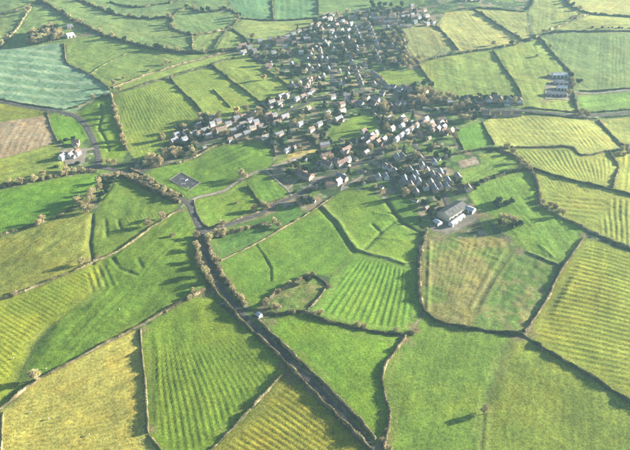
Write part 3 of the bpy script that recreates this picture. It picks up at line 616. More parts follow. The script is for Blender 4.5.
def ground_piece(name, sel, label=None):
    q = QUADS[sel]
    u, inv = np.unique(q, return_inverse=True)
    me = mesh_np(name, V3[u], inv.reshape(q.shape), [M['grass']], smooth=True)
    a = me.color_attributes.new('Col', 'FLOAT_COLOR', 'POINT')
    a.data.foreach_set('color', np.concatenate([VCOL[u], np.ones((len(u), 1))], 1).astype(np.float32).ravel())
    o = link(name, me); tag(o, label, kind='structure'); return o
ground_piece('ground', CID == -1)
for k, f in enumerate(FW):
    s = CID == k
    if s.any(): ground_piece(f[0], s, f[1])
# the country beyond the frame: one wide sheet a little lower
me = mesh_np('ground', np.array([(-3000, -400, -7), (3000, -400, -7), (3000, 3400, -7), (-3000, 3400, -7)], float), np.array([[0, 1, 2, 3]]), [M['grass']])
a = me.color_attributes.new('Col', 'FLOAT_COLOR', 'POINT'); a.data.foreach_set('color', np.tile((.11, .14, .04, 1), 4).astype(np.float32))
tag(link('ground', me), kind='structure')

# road sheets
for nm, wd, mt, pl in ROADW:
    R, L = resample(pl, 2.5); N, _ = normals2(R)
    offs = np.array([-.5, -.25, 0, .25, .5]) * wd
    jit = (smooth_noise(np.arange(len(R)) * 1.0, np.zeros(len(R)), 5, 88) - .5) * .5
    V = []
    for i, o_ in enumerate(offs):
        p = R + N * (o_ + (jit if i in (0, 4) else 0))[..., None] if i in (0, 4) else R + N * o_
        V.append(np.column_stack([p, hbase(p[:, 0], p[:, 1]) + .14 + .05 * (1 - abs(o_) / (wd * .5)) + ROADW.index((nm, wd, mt, pl)) * .004]))
    V = np.stack(V, 1).reshape(-1, 3); n = len(R); F = []
    for i in range(n - 1):
        for j in range(4):
            b = i * 5 + j; F.append((b, b + 5, b + 6, b + 1))
    tag(link(nm, mesh_np(nm, V, F, [M[mt]], smooth=True)), kind='structure')

# ------------------------------------------------------------------ hedges
def hedge_mesh(pts, w, h, dens, seed, mat, ragged=.45):
    r = np.random.default_rng(seed)
    R, L = resample(pts, 1.1); N, T = normals2(R)
    s = np.linspace(0, L, len(R))
    wv = w * (1 - ragged + 2 * ragged * smooth_noise(s, s * 0 + seed, 5.2, 900)); hv = h * (1 - ragged + 2 * ragged * smooth_noise(s, s * 0 + seed, 7.5, 901))
    cl = np.clip((smooth_noise(s, s * 0 + seed * 3, 5.5, 903) - .62) * 3.2, 0, 1)          # taller bushes left uncut
    gap = 1 - .65 * np.clip((smooth_noise(s, s * 0 + seed * 5, 7.0, 904) - .80) * 8, 0, 1)   # thin places
    wv = wv * (1 + .4 * cl) * gap; hv = hv * (1 + .6 * cl) * gap
    lat = (smooth_noise(s, s * 0 + seed, 9, 902) - .5) * w * .6
    base = R + N * lat[:, None]
    gz = hbase(base[:, 0], base[:, 1])
    prof = [(-.5, 0), (-.52, .45), (-.3, .85), (.05, 1.0), (.34, .82), (.5, .4), (.48, 0)]
    m = len(prof); V = []
    for a, b in prof:
        ja = r.normal(0, .05, len(R)); jb = r.normal(0, .06, len(R))
        p = base + N * ((a * .82 + ja) * wv)[:, None]
        V.append(np.column_stack([p, gz + (b * .86 + (jb if b > 0 else 0)) * hv - (.35 if b == 0 else 0)]))
    V = np.stack(V, 1).reshape(-1, 3); F = []
    for i in range(len(R) - 1):
        for j in range(m - 1):
            b = i * m + j; F.append((b, b + 1, b + m + 1)); F.append((b, b + m + 1, b + m))
    k = len(R) - 1
    for e in (0, k):
        for j in range(1, m - 1): F.append((e * m, e * m + j, e * m + j + 1))
    # twigs and leaves that break the outline
    n = int(L * dens)
    u = r.random(n) * (len(R) - 1); iu = np.minimum(u.astype(int), len(R) - 2); fu = u - iu
    c = base[iu] * (1 - fu)[:, None] + base[iu + 1] * fu[:, None]
    ang = r.uniform(-.15, math.pi + .15, n); rad = r.uniform(.75, 1.12, n)
    la = np.cos(ang) * .5 * wv[iu] * rad; zz = np.clip(np.sin(ang), .02, 1) ** .7 * hv[iu] * rad
    c3 = np.column_stack([c + N[iu] * la[:, None], gz[iu] + zz])
    sz = r.uniform(.16, .38, n) * (.6 + .2 * w)
    A = r.normal(0, 1, (n, 3)); A /= np.linalg.norm(A, axis=1, keepdims=True)
    B = r.normal(0, 1, (n, 3)); B -= A * (A * B).sum(1, keepdims=True); B /= np.linalg.norm(B, axis=1, keepdims=True)
    t3 = np.stack([c3 + A * sz[:, None], c3 - A * (sz * .5)[:, None] + B * (sz * .6)[:, None], c3 - A * (sz * .5)[:, None] - B * (sz * .6)[:, None]], 1).reshape(-1, 3)
    Fall = np.concatenate([np.array(F), np.arange(3 * n).reshape(-1, 3) + len(V)])
    return mesh_np('hedge', np.concatenate([V, t3]), Fall, [mat])

# label, width, height, material, polyline
HEDGES = [
 ('clipped hedge along the top of the golden field', 2.0, 1.9, 'hedge', [(-20, 424), (0, 408), (35, 383), (67, 367), (100, 349), (138, 329), (165, 314)]),
 ('ragged bushy hedge from the golden field corner up to the lane', 3.2, 2.4, 'hedge', [(165, 314), (178, 306), (190, 300), (205, 292)]),
 ('straight tan hedge on the right of the golden field', 2.1, 2.2, 'hedge', [(141, 331), (144, 367), (147, 400), (148, 432)]),
 ('short tan hedge at the foot of the golden field running off the bottom', 2.0, 1.8, 'hedge', [(148, 433), (157, 442), (168, 456)]),
 ('short hedge at the left edge of the golden field', 1.6, 1.6, 'hedge', [(3, 411), (2, 430), (0, 458)]),
 ('straight hedge running down left from the lane to the bottom edge', 2.2, 2.1, 'hedge', [(288, 372), (260, 400), (230, 428), (198, 458)]),
 ('long tan hedge on the left side of the lane', 2.8, 2.9, 'hedge', [(212, 286), (220, 299), (231, 312), (242, 325), (273, 353), (290, 370), (317, 397), (343, 420), (367, 443), (376, 458)]),
 ('long hedge on the right side of the lane', 2.3, 2.9, 'hedge', [(258, 323), (277, 343), (303, 367), (333, 393), (357, 415), (376, 437)]),
 ('dark hedge dividing bold ridges from the bright green field', 2.6, 2.4, 'hedge_green', [(268, 317), (285, 318), (301, 315), (320, 323), (339, 327), (358, 331), (380, 333), (401, 334.5), (410, 333)]),
 ('winding tan hedge right of the bright green field', 2.6, 2.4, 'hedge', [(406, 336), (398, 349), (388, 362), (383, 372), (383, 390), (390, 409), (390, 423), (386, 440), (381, 456)]),
 ('thick tan hedge between bold ridges and the rough field', 4.0, 3.2, 'hedge', [(427, 230), (421, 254), (419, 277), (420, 294), (424, 308), (427, 313)]),
 ('dark hedge along the foot of the rough field', 2.4, 2.4, 'hedge_green', [(427, 313), (440, 322), (463, 327), (490, 331), (523, 334)]),
 ('long dark hedge below the bold level ridges to the right edge', 2.3, 2.2, 'hedge_green', [(523, 334), (535, 342), (563, 360), (587, 373), (607, 387), (645, 411)]),
 ('pale tan hedge on the left of the bold level ridges', 2.3, 2.2, 'hedge', [(525, 331), (541, 309), (551, 293), (553, 286), (563, 269), (583, 241)]),
 ('tan hedge below the field with ridges in three directions', 2.6, 2.4, 'hedge', [(540, 208), (560, 220), (583, 231), (603, 240.5), (645, 257)]),
 ('broad brown hedge on the left of the three direction ridges', 4.2, 3.0, 'hedge', [(531, 171), (535, 180), (538, 193), (540, 207)]),
 ('long straight dark hedge below the curved close ridges', 2.4, 2.4, 'hedge_green', [(533, 170.5), (562, 180.5), (587, 186.5), (611, 192.5), (645, 203)]),
 ('hedge slanting right below the road near the right edge', 2.6, 2.4, 'hedge', [(599, 118.5), (612.5, 135), (622, 144.5), (645, 156)]),
 ('crooked hedge on the right of the curved close ridges', 2.6, 2.4, 'hedge', [(609.5, 152), (619, 166), (616, 177), (612, 190)]),
 ('brown hedge with a kink above the curved close ridges', 2.4, 2.0, 'hedge', [(508, 148.5), (537, 148.5), (572, 148.3), (579.5, 157.5), (593, 155.5), (609, 151)]),
 ('roadside hedge above the right hand road', 2.0, 1.8, 'hedge', [(525, 107), (548, 110), (577, 112.2)]),
 ('roadside hedge below the right hand road', 2.2, 2.0, 'hedge_green', [(525, 112.6), (548, 115.6), (579, 118.4), (598, 116.5)]),
 ('roadside hedge below the road at the right edge', 2.0, 1.8, 'hedge', [(602, 115), (645, 111)]),
 ('roadside hedge above the road at the right edge', 2.0, 2.0, 'hedge_green', [(582, 112.2), (601, 109.4), (645, 105.2)]),
 ('hedge right of the white roofed farm sheds', 3.2, 3.0, 'hedge_green', [(570, 74), (573, 88), (575.5, 102), (578, 111)]),
 ('hedge along the farm track to the right edge', 2.2, 2.2, 'hedge_green', [(580, 88.5), (601, 88.5), (614, 87.5), (645, 86)]),
 ('hedge slanting down to the white roofed farm sheds', 2.6, 2.6, 'hedge_green', [(539, 38), (554, 55.5), (568, 69), (573, 76)]),
 ('long level hedge at upper right above the plain green field', 3.0, 2.8, 'hedge_green', [(539, 36), (563, 33.5), (590, 34), (645, 34)]),
 ('hedge slanting down right between the straw coloured fields', 3.0, 2.8, 'hedge_green', [(473, 11), (489, 20), (513, 34.5), (523, 42)]),
 ('bushy hedge knot between four fields at upper right', 3.6, 3.0, 'hedge', [(523, 42), (534, 39), (540, 36)]),
 ('level hedge behind the pale pasture near the upper village', 3.0, 3.0, 'hedge_green', [(418, 61.5), (433, 57.5), (467, 52.3), (493, 49), (515.5, 46), (523, 43)]),
 ('straight hedge down to the end of the detached house row', 2.2, 2.4, 'hedge_green', [(493, 51), (503, 66.5), (514.5, 82), (522, 96)]),
 ('hedge left of the pale pasture beside the village', 2.6, 2.8, 'hedge', [(419, 63), (425, 72), (431, 80)]),
 ('hedge on the left of the straw coloured pasture', 2.6, 2.6, 'hedge', [(435.5, 27), (447, 37.5), (458, 50)]),
 ('thin hedge along the top of the straw coloured fields', 2.4, 2.4, 'hedge_green', [(452, 13), (473, 10), (490, 10.5), (514, 12.5), (527, 13.5), (533, 4), (536, -10)]),
 ('dark hedge at the top right corner field', 3.6, 3.4, 'hedge_green', [(559, -6), (566, 5), (574, 11), (588, 15.5), (605.5, 17), (650, 18)]),
 ('brown hedge in the upper right between pale fields', 3.0, 2.6, 'hedge', [(588, 17), (570, 24), (546, 33)]),
 ('wooded hedge sweeping from the top left edge to the village', 5.0, 4.2, 'hedge_green', [(36, -6), (50, 8), (63, 15), (77, 23), (100, 35), (133, 45), (160, 50.5), (187, 53.5), (210, 53.5), (234, 49.5)]),
 ('hedge at the top left corner', 3.0, 2.8, 'hedge_green', [(-40, 18), (0, 15), (20, 11), (38, 3)]),
 ('winding hedge at upper left above the dark wood', 3.2, 3.0, 'hedge', [(32, 9), (22, 22), (13, 33), (0, 46)]),
 ('curving wooded hedge at the top left', 4.2, 3.6, 'hedge_green', [(64, -4), (97, 7), (110, 13), (133, 18), (157, 19.5), (172, 18)]),
 ('hedge dropping from the curved one at the top left', 3.4, 3.0, 'hedge', [(172, 18), (170, 28.5), (181, 33), (192, 37)]),
 ('hedge between pale fields left of the upper village', 3.0, 2.8, 'hedge', [(192, 37), (205, 35), (219, 32), (230, 29.5)]),
 ('hedge climbing to the top fields left of the upper village', 3.0, 2.8, 'hedge_green', [(230, 29.5), (236, 24), (241, 19), (230, 11)]),
 ('dark hedge looping round a hollow at the top left', 3.8, 3.2, 'hedge_green', [(172, 17), (183, 9), (190, 9), (203, 14), (219, 12.5), (230, 10.5)]),
 ('hedge along the foot of the dark crop field at the top', 3.0, 2.6, 'hedge_green', [(241, 19.3), (263, 21), (274, 21), (296, 20), (316, 18.6)]),
 ('hedge slanting between two small pale fields near the upper village', 2.8, 2.8, 'hedge_green', [(226, 31.5), (214, 49)]),
 ('short upright hedge at the left of a small pale field', 2.8, 2.6, 'hedge', [(192.5, 38), (192.5, 50)]),
 ('hedge running down into the upper village houses', 2.6, 2.6, 'hedge_green', [(232, 30), (245.5, 40), (249, 47)]),
 ('upright hedge between the two dark crop fields at the top', 2.4, 2.4, 'hedge_green', [(271, -12), (273.5, 20)]),
 ('dark hedge at the right of the striped crop field', 3.0, 3.0, 'hedge_green', [(318, -12), (318.5, 14)]),
 ('hedge along the top edge at upper left', 3.4, 3.0, 'hedge_green', [(110, 1), (127, 6), (140, 7), (158, 4), (173, 3.5), (190, -2)]),
 ('hedge on the right of the blue green crop', 2.0, 1.8, 'hedge', [(64.5, 44), (65.5, 62), (76, 68), (89, 73.5), (100, 81), (111, 89)]),
 ('thin hedge across the large pale pasture at upper left', 1.1, 1.1, 'hedge_green', [(90, 74), (104, 64), (127, 53)]),
 ('long upper hedge of the narrow grass wedge', 2.4, 2.2, 'hedge', [(113, 87.5), (144, 76), (173, 67), (207, 57), (236, 51.5)]),
 ('long lower hedge of the narrow grass wedge', 2.6, 2.4, 'hedge_green', [(111, 94), (133, 88), (167, 78), (209, 66), (234, 57.5)]),
 ('bushy tan hedge left of the fine curved ridges', 4.0, 3.0, 'hedge', [(111, 94), (117, 117), (123, 139), (127, 149)]),
 ('straight dark hedge right of the fine curved ridges', 2.0, 2.2, 'hedge_green', [(170, 78.5), (184, 95.5), (195.5, 105.5), (204, 117)]),
 ('straight dark hedge slanting down to the village pasture', 2.4, 2.4, 'hedge_green', [(211, 65.5), (224, 75.5), (242, 90), (255, 101), (260, 105)]),
 ('thin dark hedge crossing the pasture above the hamlet', 1.4, 1.5, 'hedge_green', [(213, 91), (222, 100), (231, 110)]),
 ('hedge at the lower right corner of the blue green crop', 2.2, 2.2, 'hedge_green', [(67, 106.5), (80, 104), (93, 98), (112, 92.5)]),
 ('roadside hedge below the blue green crop', 1.8, 1.4, 'hedge_green', [(-30, 92), (0, 96), (20, 100), (43, 103.8), (62, 106.5)]),
 ('hedge between brown field and bright green paddock', 1.2, 1.2, 'hedge', [(46, 109), (51, 127), (58, 143)]),
 ('bushy hedge with trees along the road at the left edge', 5.0, 3.2, 'hedge', [(-30, 194), (0, 188), (27, 183), (63, 175), (80, 171.5), (97, 169.5)]),
 ('dark hedge below the bright green pasture at the left edge', 3.0, 2.6, 'hedge_green', [(-30, 244), (0, 237), (23, 230), (43, 225), (60, 218), (74, 210)]),
 ('brown hedge between the olive pasture and yellow green field', 2.2, 1.9, 'hedge', [(-30, 309), (0, 301), (13, 298), (33, 290), (60, 280), (80, 272), (93, 266)]),
 ('diagonal hedge from the stream up to the road junction', 2.0, 2.0, 'hedge', [(94, 265.5), (111, 259), (124, 252), (134, 244.5), (150, 232), (163, 223), (180, 212)]),
 ('broad brown belt of bushes below the road bend', 6.5, 4.0, 'hedge', [(119, 173), (132, 180), (148, 188), (165, 197), (180, 205)]),
 ('roadside hedge above the road bend left of the arena', 3.0, 2.2, 'hedge', [(128, 166), (145, 174), (158, 183), (172, 192), (183, 198)]),
 ('tan hedge below the hamlet houses', 3.2, 2.6, 'hedge', [(150, 166), (167, 163), (183, 160), (198, 154), (213, 146), (230, 142), (255, 138.5)]),
 ('low hedge round the left end of the rounded paddock', 1.6, 1.3, 'hedge', [(195, 201), (194.5, 206), (198, 218), (203, 225), (209, 229)]),
 ('dark hedge between the rounded and the square paddock', 2.2, 2.2, 'hedge_green', [(248, 185.5), (257, 199), (263, 206)]),
 ('roadside hedge along the foot of the rounded paddock', 1.8, 1.8, 'hedge', [(211, 228.5), (239, 218.5), (257, 212), (265, 207)]),
 ('bushy hedge south of the road above the dark lush strip', 3.0, 2.4, 'hedge', [(208, 238), (223, 235), (239, 230.5), (257, 225), (268, 221)]),
 ('roadside hedge below the square paddock', 2.4, 2.0, 'hedge', [(268, 204), (276, 201), (288, 196)]),
 ('low hedge line along the top of the large middle field', 1.2, 1.1, 'hedge', [(221, 262), (255.5, 243), (284, 225.5), (302, 215.5), (318, 206), (333, 196)]),
 ('thick tree lined hedge on the right of the upper lane', 4.2, 3.0, 'hedge', [(206, 240), (210, 251), (214, 262), (221, 274), (229, 286), (237, 298), (246, 309)]),
 ('tree lined hedge on the left of the upper lane', 3.6, 2.6, 'hedge', [(197, 237), (197, 251), (199, 263), (206, 276), (212, 286)]),
 ('bushy hedge along the foot of the large middle field', 3.2, 2.2, 'hedge', [(262, 308), (272, 299), (282, 292), (298.5, 283), (313, 276)]),
 ('thin hedge on the right of the scrubby triangle', 1.8, 1.6, 'hedge', [(313, 276), (321, 281), (328, 288), (321, 299), (314, 307), (308, 313)]),
 ('dark hedge right of the vivid green plot', 2.2, 2.0, 'hedge_green', [(482, 123), (488, 135), (494, 146)]),
 ('hedge left of the vivid green plot', 1.8, 1.6, 'hedge_green', [(455, 132), (459, 142), (463, 152)]),
 ('dark hedge below the vivid green plot', 2.8, 2.6, 'hedge_green', [(456, 157), (468, 154), (482, 151), (498, 151), (508, 149.5)]),
 ('hedge with bushes above the pasture by the grey barn', 3.0, 2.6, 'hedge_green', [(459, 186), (468, 190), (475, 187.5), (487, 182.5), (500, 177.5), (518, 172.5), (530, 171)]),
 ('brown hedge at the top of the small barn pasture', 3.0, 2.6, 'hedge', [(500, 152), (510, 156), (520, 161), (531, 170)]),
 ('hedge between the village centre paddock and gardens', 2.4, 2.4, 'hedge_green', [(371, 112), (378, 117), (384, 132)]),
 ('garden hedge slanting left of the middle village paddock', 2.0, 2.0, 'hedge_green', [(262, 118), (275, 135), (290, 150)]),
 ('hedge on the left of the allotment strip', 1.8, 1.8, 'hedge', [(270, 137), (274, 147), (276, 156)]),
 ('dark hedge from allotments toward the village houses', 1.8, 1.8, 'hedge_green', [(305, 135), (316, 145), (327, 156)]),
 ('hedge right of the paddock by the village street', 3.0, 3.2, 'hedge', [(376, 71), (388, 84)]),
 ('tan hedge above the right village paddock', 3.4, 3.4, 'hedge', [(396, 35), (402, 48), (408, 56), (420, 62)]),
 ('long field hedge left of the upper village gardens', 2.4, 2.6, 'hedge', [(262, 68), (275, 77), (290, 88)]),
]
def hedge_density(pts):
    y = np.mean([p[1] for p in pts]); return 34 if y > 280 else 26 if y > 180 else 17
for i, (lb, w, h, mt, pts) in enumerate(HEDGES):
    me = hedge_mesh(WL(pts), w * .76, h * .92, 1.5 * hedge_density(pts) * max(1, w / 2.2), 1000 + i, M[mt])
    tag(link('hedge', me), lb, 'hedge', 'field hedges')
# ------------------------------------------------------------------ trees
def blob_points(r, n, lobes):
    """points spread through a crown made of several lobes"""
    P = []; w = np.array([l[3] ** 2.2 for l in lobes]); w /= w.sum()
    for (cx, cy, cz, rr), k in zip(lobes, r.multinomial(n, w)):
        d = r.normal(0, 1, (k, 3)); d /= np.linalg.norm(d, axis=1, keepdims=True)
        q = d * (rr * r.uniform(.45, 1.08, k) ** .6)[:, None]; q[:, 2] *= .85
        P.append(q + (cx, cy, cz))
    return np.concatenate(P)
def tri_cloud(r, P, s0, s1, aspect, outward=None):
    n = len(P); sz = r.uniform(s0, s1, n)
    A = r.normal(0, 1, (n, 3))
    if outward is not None: A += outward * 1.6
    A /= np.linalg.norm(A, axis=1, keepdims=True)
    B = r.normal(0, 1, (n, 3)); B -= A * (A * B).sum(1, keepdims=True); B /= np.linalg.norm(B, axis=1, keepdims=True)
    V = np.stack([P + A * sz[:, None], P - A * (sz * .6)[:, None] + B * (sz * aspect)[:, None], P - A * (sz * .6)[:, None] - B * (sz * aspect)[:, None]], 1)
    return V.reshape(-1, 3), np.arange(3 * n).reshape(-1, 3)
def tree_proto(kind, seed):
    r = np.random.default_rng(seed); rr = random.Random(seed)
    mb = MB()
    if kind == 'conifer':
        mb.tube((0, 0, -.5), (0, 0, 9.2), .28, .05, 7)
        n = 900; t = r.random(n) ** 1.3; rad = (1 - t) * 2.3 * (.75 + .3 * np.sin(t * 40)) * r.uniform(.55, 1.1, n) + .15; a = r.random(n) * 6.283
        P = np.column_stack([np.cos(a) * rad, np.sin(a) * rad, 1.0 + t * 8.6])
        out = np.column_stack([np.cos(a), np.sin(a), -.3 * np.ones(n)])
        V, F = tri_cloud(r, P, .35, .75, .35, out); mat = M['conifer']
    else:
        R = 3.7; hc = 4.3
        if kind in ('bush', 'shrub'): R, hc = 3.3, 2.3
        lobes = [(0, 0, hc, R * .72)]
        for k in range(rr.randint(7, 10)):
            a = rr.random() * 6.283; d = R * rr.uniform(.35, .78); lobes.append((math.cos(a) * d, math.sin(a) * d, hc + (rr.uniform(-1.9, 2.4) if kind not in ('bush', 'shrub') else rr.uniform(-1.2, 1.1)), R * rr.uniform(.3, .52)))
        mb.tube((0, 0, -.5), (rr.uniform(-.2, .2), rr.uniform(-.2, .2), 2.6), .38, .26, 8)
        for (lx, ly, lz, lr) in lobes:
            b = (lx * .25, ly * .25, 2.2 + rr.random() * 1.4); mb.tube((0, 0, 2.3), b, .2, .14, 5)
            e = (lx * .8, ly * .8, lz); mb.tube(b, e, .13, .05, 5)
            for q in range(2): mb.tube(e, (lx + rr.uniform(-1, 1) * lr, ly + rr.uniform(-1, 1) * lr, lz + rr.random() * lr), .05, .02, 4)
        if kind in ('bare', 'bush'):
            P = blob_points(r, 1900 if kind == 'bare' else 1500, lobes); P[:, 2] = np.maximum(P[:, 2], .15); C = P - np.array((0, 0, hc - 1.5)); C /= np.linalg.norm(C, axis=1, keepdims=True) + 1e-6
            V, F = tri_cloud(r, P, .28, .66, .24, C); mat = M['twig']
        else:
            P = blob_points(r, 1200, lobes); V, F = tri_cloud(r, P, .36, .75, .55)
            mat = M['gold_leaf'] if kind == 'gold' else M['leaf_dark']
    return mb.mesh('trunk', [M['bark']]), mesh_np('crown', V, F, [mat])
NAMES = {'shrub': 'evergreen_shrub', 'bush': 'hedgerow_bush', 'bare': 'bare_tree', 'evergreen': 'evergreen_tree', 'conifer': 'conifer_tree', 'gold': 'golden_tree'}
PROTO = {k: [tree_proto(k, 50 + 10 * i + len(k)) for i in range(n)] for k, n in (('bare', 7), ('bush', 5), ('shrub', 4), ('evergreen', 5), ('conifer', 3), ('gold', 1))}
TREES = []
def tree(kind, x, y, size, label, group=None):
    """size: crown width in metres"""
    if kind == 'bare' and size < 6.1: kind = 'bush'; label = label.replace('bare tan tree', 'rounded tan bush')
    if kind == 'evergreen' and size < 6.2: kind = 'shrub'; label = label.replace('dark leafy tree', 'dark green shrub').replace('garden tree', 'garden shrub')
    size *= 1.04
    tr, cr = random.choice(PROTO[kind])
    o = bpy.data.objects.new(NAMES[kind], None); COL.objects.link(o); o.empty_display_size = .5
    s = size / (4.4 if kind == 'conifer' else 6.6)
    o.location = (x, y, hz(x, y) - .1); o.rotation_euler = (0, 0, random.random() * 6.283)
    o.scale = (s * random.uniform(.9, 1.1), s * random.uniform(.9, 1.1), s * random.uniform(.85, 1.15))
    link('trunk', tr, o); link('crown', cr, o)
    tag(o, label, {'bush': 'bush', 'shrub': 'shrub'}.get(kind, 'tree'), group); TREES.append((x, y, size)); global LASTTREE; LASTTREE = o; return o
def tree_row(pts, kind, size, what, jitter=0, group=None):
    """traced trees; label counts them from the left"""
    pts = sorted(pts, key=lambda p: p[0])
    for i, p in enumerate(pts):
        s = (p[2] if len(p) > 2 else size) * random.uniform(.88, 1.12)
        x, y = W(p[0], p[1])
        n = len(pts)
        pre = '' if n == 1 else ('leftmost ' if i == 0 else 'rightmost ' if i == n - 1 else f'{ORD(i + 1)} from left, ')
        k = kind if isinstance(kind, str) else random.choices(*kind)[0]
        adj = {'bare': 'bare tan tree', 'evergreen': 'dark leafy tree', 'conifer': 'dark conifer', 'gold': 'golden tree'}[k]
        tree(k, x, y, s, f'{pre}{adj} {what}', group)
def along(pts, n, spread=1.0, seed=0):
    R, L = resample(WL(pts), 1.0); r = random.Random(seed); out = []
    for i in range(n):
        t = min(.999, max(0, (i + .5 + r.uniform(-.42, .42)) / n)); p = R[int(t * (len(R) - 1))]
        out.append((p[0] + r.uniform(-spread, spread), p[1] + r.uniform(-spread, spread)))
    return out
def tree_line(pts, n, kind, size, what, spread=1.0, group=None, var=.25):
    Q = sorted(along(pts, n, spread, len(TREES)), key=lambda p: p[0])
    for i, (x, y) in enumerate(Q):
        k = kind if isinstance(kind, str) else random.choices(*kind)[0]
        adj = {'bare': 'bare tan tree', 'evergreen': 'dark leafy tree', 'conifer': 'dark conifer', 'gold': 'golden tree'}[k]
        pre = 'leftmost ' if i == 0 else 'rightmost ' if i == n - 1 else f'{ORD(i + 1)} from left, '
        tree(k, x, y, size * random.uniform(1 - var, 1 + var), f'{pre}{adj} {what}', group)

tree_row(crop(170, 230, 4.5, [(122, 40), (120, 95), (130, 150), (138, 178), (162, 212), (178, 246)]), 'bare', 7.0, 'on the left side of the upper lane', group='lane trees')
tree_row(crop(170, 230, 4.5, [(172, 55), (186, 100), (192, 132), (206, 160), (222, 192), (240, 222), (258, 250), (278, 280), (300, 310), (322, 335)]), 'bare', 6.0, 'on the right side of the upper lane', group='lane trees')
tree_row(crop(170, 230, 4.5, [(212, 35), (238, 28), (185, 45), (106, 284)]), 'bare', 6.2, 'by the lane junction', group='lane trees')
tree_row(crop(250, 260, 3.706, [(62, 180), (85, 190), (100, 202), (160, 210)]), 'bare', 6.4, 'at the scrubby triangle corner', group='lane trees')
tree_row(crop(250, 260, 3.706, [(128, 112), (150, 97), (180, 82), (208, 68), (235, 56), (105, 130)]), 'bare', 5.0, 'on the hedge of the large middle field')
tree_row(crop(250, 260, 3.706, [(262, 210), (240, 215), (292, 112)]), 'bare', 5.4, 'at the left end of the bold ridges')
tree_row(crop(250, 260, 3.706, [(398, 248), (420, 258), (540, 264), (615, 262), (605, 272)]), 'bare', 5.6, 'on the hedge below the bold ridges')
tree_row([(308, 285)], 'evergreen', 7.5, 'alone in the scrubby triangle')
tree_row(crop(210, 300, 3, [(390, 355), (410, 372), (440, 395), (530, 385), (540, 440), (520, 415)]), 'bare', 4.2, 'where the lane leaves the bottom edge')
tree_row([(484.5, 411)], 'bare', 6.11, 'alone in the bottom right pasture casting a long shadow'); LASTTREE.scale = [v * .8 for v in LASTTREE.scale]
tree_row([(35.5, 381)], 'bare', 7.5, 'alone on the hedge above the golden field')
tree_row([(82, 268)], 'bare', 6.5, 'at the stream corner casting a long shadow')
tree_row([(16, 295), (14, 297.5)], 'bare', 4.6, 'on the brown hedge at the left edge')
tree_row([(43, 223), (40, 227)], 'bare', 6.2, 'on the dark hedge at the left edge')
tree_row(crop(90, 180, 4.5, [(265, 222), (328, 186)]), 'bare', 7.0, 'on the diagonal hedge below the road bend')
tree_row(crop(90, 180, 4.5, [(372, 266)]), 'bare', 5.0, 'alone in the pasture left of the lane')
tree_row(crop(90, 180, 4.5, [(236, 56)]) and [(193, 295), (190, 301)], 'bare', 5.5, 'on the ragged hedge left of the lane')
tree_row(crop(40, 130, 4.5, [(165, 345), (185, 330), (200, 365), (218, 350), (238, 295), (240, 330), (232, 380), (265, 240), (268, 272), (190, 365), (225, 320), (210, 385)]), 'bare', 7.0, 'in the clump beside the stream', group='stream side trees')
tree_row(crop(40, 130, 4.5, [(290, 230), (305, 262), (320, 235), (285, 262), (300, 285), (330, 215), (280, 300), (270, 330)]), 'evergreen', 6.0, 'in the dark thicket beside the stream', group='stream side trees')
tree_row(crop(40, 130, 4.5, [(290, 200), (350, 205), (300, 210), (280, 135), (310, 145), (335, 150)]), 'bare', 6.0, 'at the stream road crossing')
tree_row(crop(40, 130, 4.5, [(430, 205), (455, 215), (480, 222), (385, 205), (410, 215), (505, 240), (530, 258), (560, 280), (590, 300), (610, 315)]), 'bare', 6.0, 'in the brown belt below the road bend', group='belt trees')
tree_row(crop(40, 130, 4.5, [(490, 135), (478, 155), (535, 145), (560, 108), (595, 98), (548, 42), (510, 150), (625, 105)]), 'bare', 7.5, 'beside the road left of the hamlet')
tree_row(crop(40, 130, 4.5, [(374, 45), (380, 62)]), 'bare', 7.0, 'at the foot of the fine curved ridges')
tree_line([(-5, 189), (27, 184), (63, 175.5), (84, 171)], 14, 'bare', 6.0, 'along the road at the left edge', 1.5, 'roadside trees')
tree_row(crop(40, 130, 4.5, [(75, 170), (95, 65), (120, 55), (150, 45), (170, 150)]), 'evergreen', 5.5, 'around the white farmhouse at left')
tree_row(crop(40, 130, 4.5, [(120, 185), (165, 100), (15, 205)]), 'bare', 7.0, 'near the white farmhouse at left')
tree_row(crop(150, 150, 4.5, [(425, 135), (410, 122)]), 'bare', 8.0, 'where the track meets the paddocks')
tree_row(crop(150, 150, 4.5, [(390, 240)]), 'bare', 4.0, 'alone in the rounded paddock')
tree_row(crop(150, 150, 4.5, [(325, 345), (330, 388), (265, 410), (370, 365), (410, 360), (300, 380), (440, 350)]), 'bare', 5.6, 'on the hedge above the lush strip')
tree_row(crop(150, 150, 4.5, [(535, 340), (560, 330), (580, 345), (515, 262), (470, 270), (528, 262)]), 'bare', 6.5, 'at the corner of the large middle field')
tree_row(crop(150, 150, 4.5, [(65, 12), (100, 8), (135, 18), (190, 12), (5, 40), (40, 52)]), 'bare', 7.5, 'between the hamlet and the arena')
tree_row(crop(150, 150, 4.5, [(125, 210), (70, 185), (20, 165), (95, 200)]), 'bare', 5.2, 'beside the dark arena')
